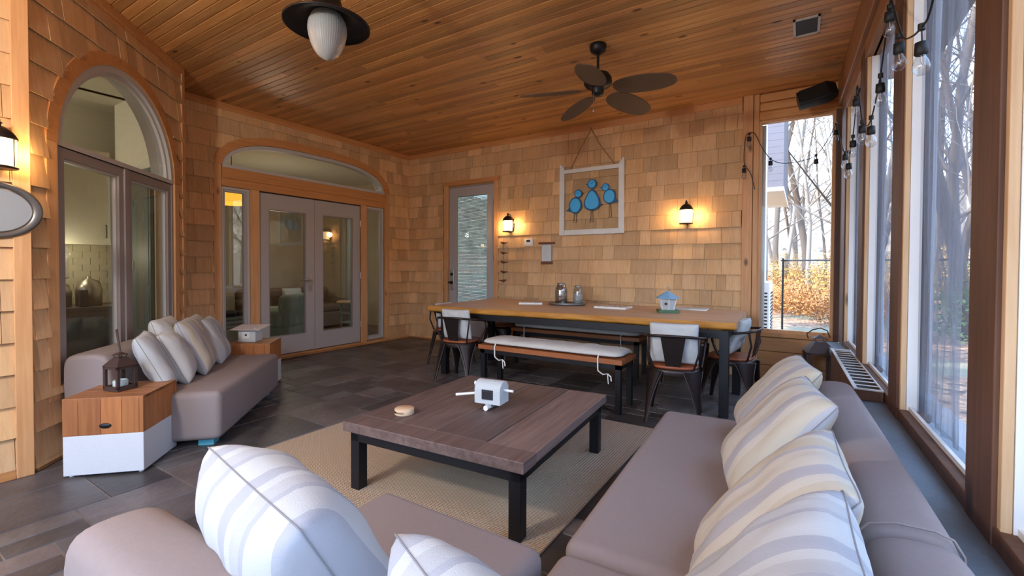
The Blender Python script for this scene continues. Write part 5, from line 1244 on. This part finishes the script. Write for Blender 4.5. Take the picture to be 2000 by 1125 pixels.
b.inputs['Roughness'].default_value = .9; bp = t.nodes.new('ShaderNodeBump'); bp.inputs['Strength'].default_value = .6; bp.inputs['Distance'].default_value = .05; L.new(vo.outputs['Distance'], bp.inputs['Height']); L.new(bp.outputs[0], b.inputs['Normal'])
M_leaf = m
def gz(x, y):
    r = max(0, math.hypot(x, y-3)-10); return -.42+.0022*r*r if r < 20 else -.42+.88+.09*(r-20)
def gzz(x, y): return gz(x, y)+.12*noise.noise(Vector((x*.25, y*.25, 0)))
n = 90; vs = []; fs = []
for j in range(n+1):
    for i in range(n+1):
        x = -40+115*i/n; y = -35+115*j/n; vs.append((x, y, gzz(x, y)-.02 if not (-11 < x < 1.3 and -3.5 < y < 7.5) else -.45))
for j in range(n):
    for i in range(n): a = j*(n+1)+i; fs.append((a, a+1, a+n+2, a+n+1))
struct(MB().add(vs, fs, True).build('ground', M_leaf))
# far wooded slope
m, t, b = newmat('far_woods'); L = t.links; tcn = t.nodes.new('ShaderNodeTexCoord'); mp = t.nodes.new('ShaderNodeMapping'); mp.inputs['Scale'].default_value = (1.6, 1.6, .16); L.new(tcn.outputs['Object'], mp.inputs[0])
ns = t.nodes.new('ShaderNodeTexNoise'); ns.inputs['Scale'].default_value = 1.0; ns.inputs['Detail'].default_value = 8; L.new(mp.outputs[0], ns.inputs['Vector']); cr = t.nodes.new('ShaderNodeValToRGB'); e = cr.color_ramp.elements
e[0].position = .3; e[0].color = srgb(70, 62, 56); e[1].position = .7; e[1].color = srgb(178, 158, 134); L.new(ns.outputs[0], cr.inputs[0]); L.new(cr.outputs[0], b.inputs['Base Color']); b.inputs['Roughness'].default_value = 1
M_far = m
rows = []; rnd = random.Random(9)
for k in range(5):
    row = []
    for i in range(121):
        a = math.radians(-75+230*i/120); R_ = 58+k*4; x, y = R_*math.cos(a), 3+R_*math.sin(a)
        row.append((x, y, gz(x, y)-1+(0, 3.5, 6.5, 8.5, 9.5)[k]*(1+.45*noise.noise(Vector((i*.35, k*.7, 4))))))
    rows.append(row)
struct(recalc(MB().loft(rows, close=False, caps=False).build('ground_far_slope', M_far)))
# trees
M_barks = [plain('grey_bark', srgb(98, 86, 78), .9, bump=.8, bscale=12, var=.2), plain('brown_bark', srgb(86, 70, 58), .9, bump=.8, bscale=12, var=.2), plain('pale_bark', srgb(140, 130, 120), .9, bump=.6, bscale=12, var=.2)]
def tree_mesh(seed, h_, r0, mat):
    rnd = random.Random(seed); mb = MB()
    def limb(p, d, ln, r, lev):
        n_ = 7 if lev == 0 else 4; pts = [p.copy()]; rs = [r]; q_ = p.copy(); dd = d.copy()
        for k in range(n_):
            dd = (dd+Vector((rnd.gauss(0, .07+.07*lev), rnd.gauss(0, .07+.07*lev), .02*lev))).normalized(); q_ = q_+dd*ln/n_; pts.append(q_.copy()); rs.append(max(.004, r*(1-(k+1)/n_*.8)))
        mb.tube(pts, rs, (8, 5, 4, 3)[min(lev, 3)])
        if lev < 3:
            nb = (13, 5, 3)[lev]
            for k in range(nb):
                u = rnd.uniform(.18 if lev == 0 else .25, .98); i = min(n_-1, int(u*n_)); c = pts[i].lerp(pts[i+1], u*n_-i)
                ang = rnd.uniform(0, 2*PI); el = rnd.uniform(.25, .9)
                nd = Vector((math.cos(ang)*math.cos(el), math.sin(ang)*math.cos(el), math.sin(el))); nd = (nd+dd*.35).normalized()
                limb(c, nd, ln*rnd.uniform(.20, .40)*(1.25-u*.6), rs[i]*rnd.uniform(.28, .5), lev+1)
    limb(Vector((0, 0, -.3)), Vector((rnd.gauss(0, .04), rnd.gauss(0, .04), 1)).normalized(), h_, r0, 0)
    return mb.build('bare_tree', mat)
protos = [tree_mesh(1, 15, .20, M_barks[0]), tree_mesh(2, 17, .17, M_barks[1]), tree_mesh(3, 13, .11, M_barks[2]), tree_mesh(4, 12, .08, M_barks[1]), tree_mesh(5, 16, .14, M_barks[0]), tree_mesh(6, 10, .06, M_barks[2])]
used = [False]*6; rnd = random.Random(21); spots = []
spots += [(1.02, 14.5, 0, 1.0), (1.5, 21, 4, 1.0), (.2, 24, 2, 1.0), (4.2, 10.5, 0, .9), (3.1, 12.5, 3, 1), (6.5, 13, 4, 1), (2.2, 9.6, 5, 1), (7.5, 9, 1, 1), (8.5, 2.2, 1, .9), (9.5, 3.6, 3, 1), (11, 2.6, 0, .9), (10.2, 1.4, 5, 1.1), (12.5, 3.6, 4, 1), (14, 1.8, 2, 1)]
tries = 0
while len(spots) < 150 and tries < 9000:
    tries += 1; mode = rnd.random()
    if mode < .62:
        y = rnd.uniform(11, 46); x = y*rnd.uniform(-.07, .48)
    else: x = rnd.uniform(5, 40); y = rnd.uniform(-14, 42)
    if math.hypot(x, y-3) < 8.5 or (x < .9 and y < 17): continue
    if any((x-a)**2+(y-c)**2 < .8 for a, c, _, _ in spots): continue
    spots.append((x, y, rnd.choice((0, 1, 2, 3, 3, 4, 5, 5, 2)), rnd.uniform(.8, 1.2)))
LB = {0: 'thick grey bare tree in the woods outside the porch', 1: 'tall brown bare tree in the woods outside the porch', 2: 'pale barked bare tree in the woods outside the porch', 3: 'slender brown bare tree in the woods outside the porch', 4: 'tall grey branching tree in the woods outside the porch', 5: 'thin pale sapling in the woods outside the porch'}
for x, y, k, s_ in spots:
    o = protos[k] if not used[k] else protos[k].copy()
    if used[k]: C.objects.link(o)
    used[k] = True; o.location = (x, y, gz(x, y)); o.rotation_euler = (0, 0, rnd.uniform(0, 6.28)); o.scale = (s_, s_, s_)
    tag(o, LB[k], 'tree', LB[k].split(' tree')[0]+' trees outside' if 'tree' in LB[k] else 'saplings outside')
# shrubs of small leaves
def shrub(seed, mat, r, h_, nleaf, name='shrub'):
    rnd = random.Random(seed); mb = MB()
    for k in range(9):
        a = rnd.uniform(0, 6.28); mb.tube([(0, 0, -.1), (r*.4*math.cos(a), r*.4*math.sin(a), h_*.5), (r*.8*math.cos(a+.3), r*.8*math.sin(a+.3), h_*.95)], [.012, .008, .003], 4)
    for k in range(nleaf):
        a = rnd.uniform(0, 6.28); rr = r*rnd.random()**.5; z = h_*rnd.uniform(.08, 1)*(1-.45*(rr/r)**2); c = Vector((rr*math.cos(a), rr*math.sin(a), z)); s_ = rnd.uniform(.03, .065)
        u = Vector((rnd.gauss(0, 1), rnd.gauss(0, 1), rnd.gauss(0, 1))).normalized(); v = u.orthogonal().normalized()
        mb.add([tuple(c-u*s_), tuple(c+v*s_*.5), tuple(c+u*s_), tuple(c-v*s_*.5)], [(0, 1, 2, 3)])
    return mb.build(name, mat)
M_l1 = plain('orange_leaves', srgb(176, 120, 66), .8, var=.3, bscale=4); M_l2 = plain('green_leaves', srgb(90, 110, 52), .8, var=.3, bscale=4); M_l3 = plain('yellow_leaves', srgb(184, 150, 80), .8, var=.3, bscale=4)
sp_s = [shrub(1, M_l1, 1.1, 1.2, 1500), shrub(2, M_l2, .9, 1.5, 1500), shrub(3, M_l3, 1.2, 2.4, 1300)]
SL = ['low orange-leaved shrub on the leaf covered slope', 'green leafy shrub among the bare trees', 'yellow-leaved tall shrub among the bare trees']
us = [False]*3; rnd = random.Random(8)
pos = [(1.1, 17, 0), (.2, 19, 0), (1.9, 18.5, 0), (-.6, 21, 0), (.9, 22, 2), (2.6, 22, 0), (3.6, 14.5, 1), (4.6, 16, 1), (5.2, 13.2, 1), (6.0, 17, 2), (7.5, 15, 1), (5.6, 20, 2), (8.5, 12, 2), (9.5, 16, 1), (3.2, 24, 2), (1.5, 28, 2), (-.8, 27, 2), (9.2, 2.9, 2), (11.5, 1.9, 2), (13, 4.2, 2)]
for k in range(22): y = rnd.uniform(16, 36); u_ = rnd.uniform(-.05, .5); pos.append((y*u_, y, rnd.choice((0, 0, 2)) if u_ < .12 else rnd.choice((0, 1, 2, 2))))
for x, y, k in pos:
    o = sp_s[k] if not us[k] else sp_s[k].copy()
    if us[k]: C.objects.link(o)
    us[k] = True; o.location = (x, y, gz(x, y)); o.rotation_euler = (0, 0, rnd.uniform(0, 6.28)); s_ = rnd.uniform(.8, 1.25); o.scale = (s_, s_, s_*.9); tag(o, SL[k], 'shrub', ['orange shrubs outside', 'green shrubs outside', 'yellow shrubs outside'][k])
# fence, wing of the house, air conditioner
fe = thing('wire_fence', (0, 14.2, 0), 0, 'low black wire fence with a top rail across the leafy slope outside the tall window', 'fence')
MB().tube([(-.5, 0, 1.50), (3.6, .9, 1.52)], .022, 8).build('top_rail', M_black, fe)
for x in (-.45, .9, 2.2, 3.5): MB().tube([(x, .22*(x+.5), -.5), (x, .22*(x+.5), 1.56)], .025, 8).build('post', M_black, fe)
q = MB()
for k in range(46): x = -.5+.09*k; q.tube([(x, .22*(x+.5), -.2), (min(x+.5, 3.6), .22*(min(x+.5, 3.6)+.5), 1.48)], .0022, 3); q.tube([(x, .22*(x+.5), 1.48), (min(x+.5, 3.6), .22*(min(x+.5, 3.6)+.5), -.2)], .0022, 3)
q.build('wire_mesh', M_black, fe)
wg = thing('house_wing', (-.36, 11.0, 0), 0, 'grey clapboard upper wing of the house seen at the top of the tall window', 'house')
q = MB()
for k in range(26): q.box((-3.4, -.012, 2.98+k*.14), (-.0, 3, 2.98+k*.14+.137))
q.build('clapboard', plain('grey_clapboard', srgb(104, 100, 108), .7), wg); MB().box((-3.42, -.03, 2.90), (.01, 3, 2.98)).build('fascia', M_white, wg)
cw = thing('white_corner_wall', (-.63, 9.0, 0), 0, 'white corner board and downspout at the left edge of the tall window', 'downspout'); MB().box((-1.6, 0, -.4), (.0, .12, 5)).build('corner_board', M_white, cw); MB().tube([(.05, -.02, -.3), (.05, -.02, 5)], .045, 10).build('downspout', M_white, cw)
ac = thing('air_conditioner', (-.43, 8.6, -.42), 0, 'pale outdoor air conditioner unit low at the left of the tall window', 'air conditioner'); MB().box((-.5, -.3, 0), (.0, .3, 1.5)).build('casing', M_white, ac, bevel=.02)
q = MB()
for k in range(22): q.box((.0, -.26, .15+k*.055), (.008, .26, .175+k*.055)); q.box((-.46, -.306, .15+k*.055), (-.04, -.3, .175+k*.055))
q.build('grille', M_dark, ac)
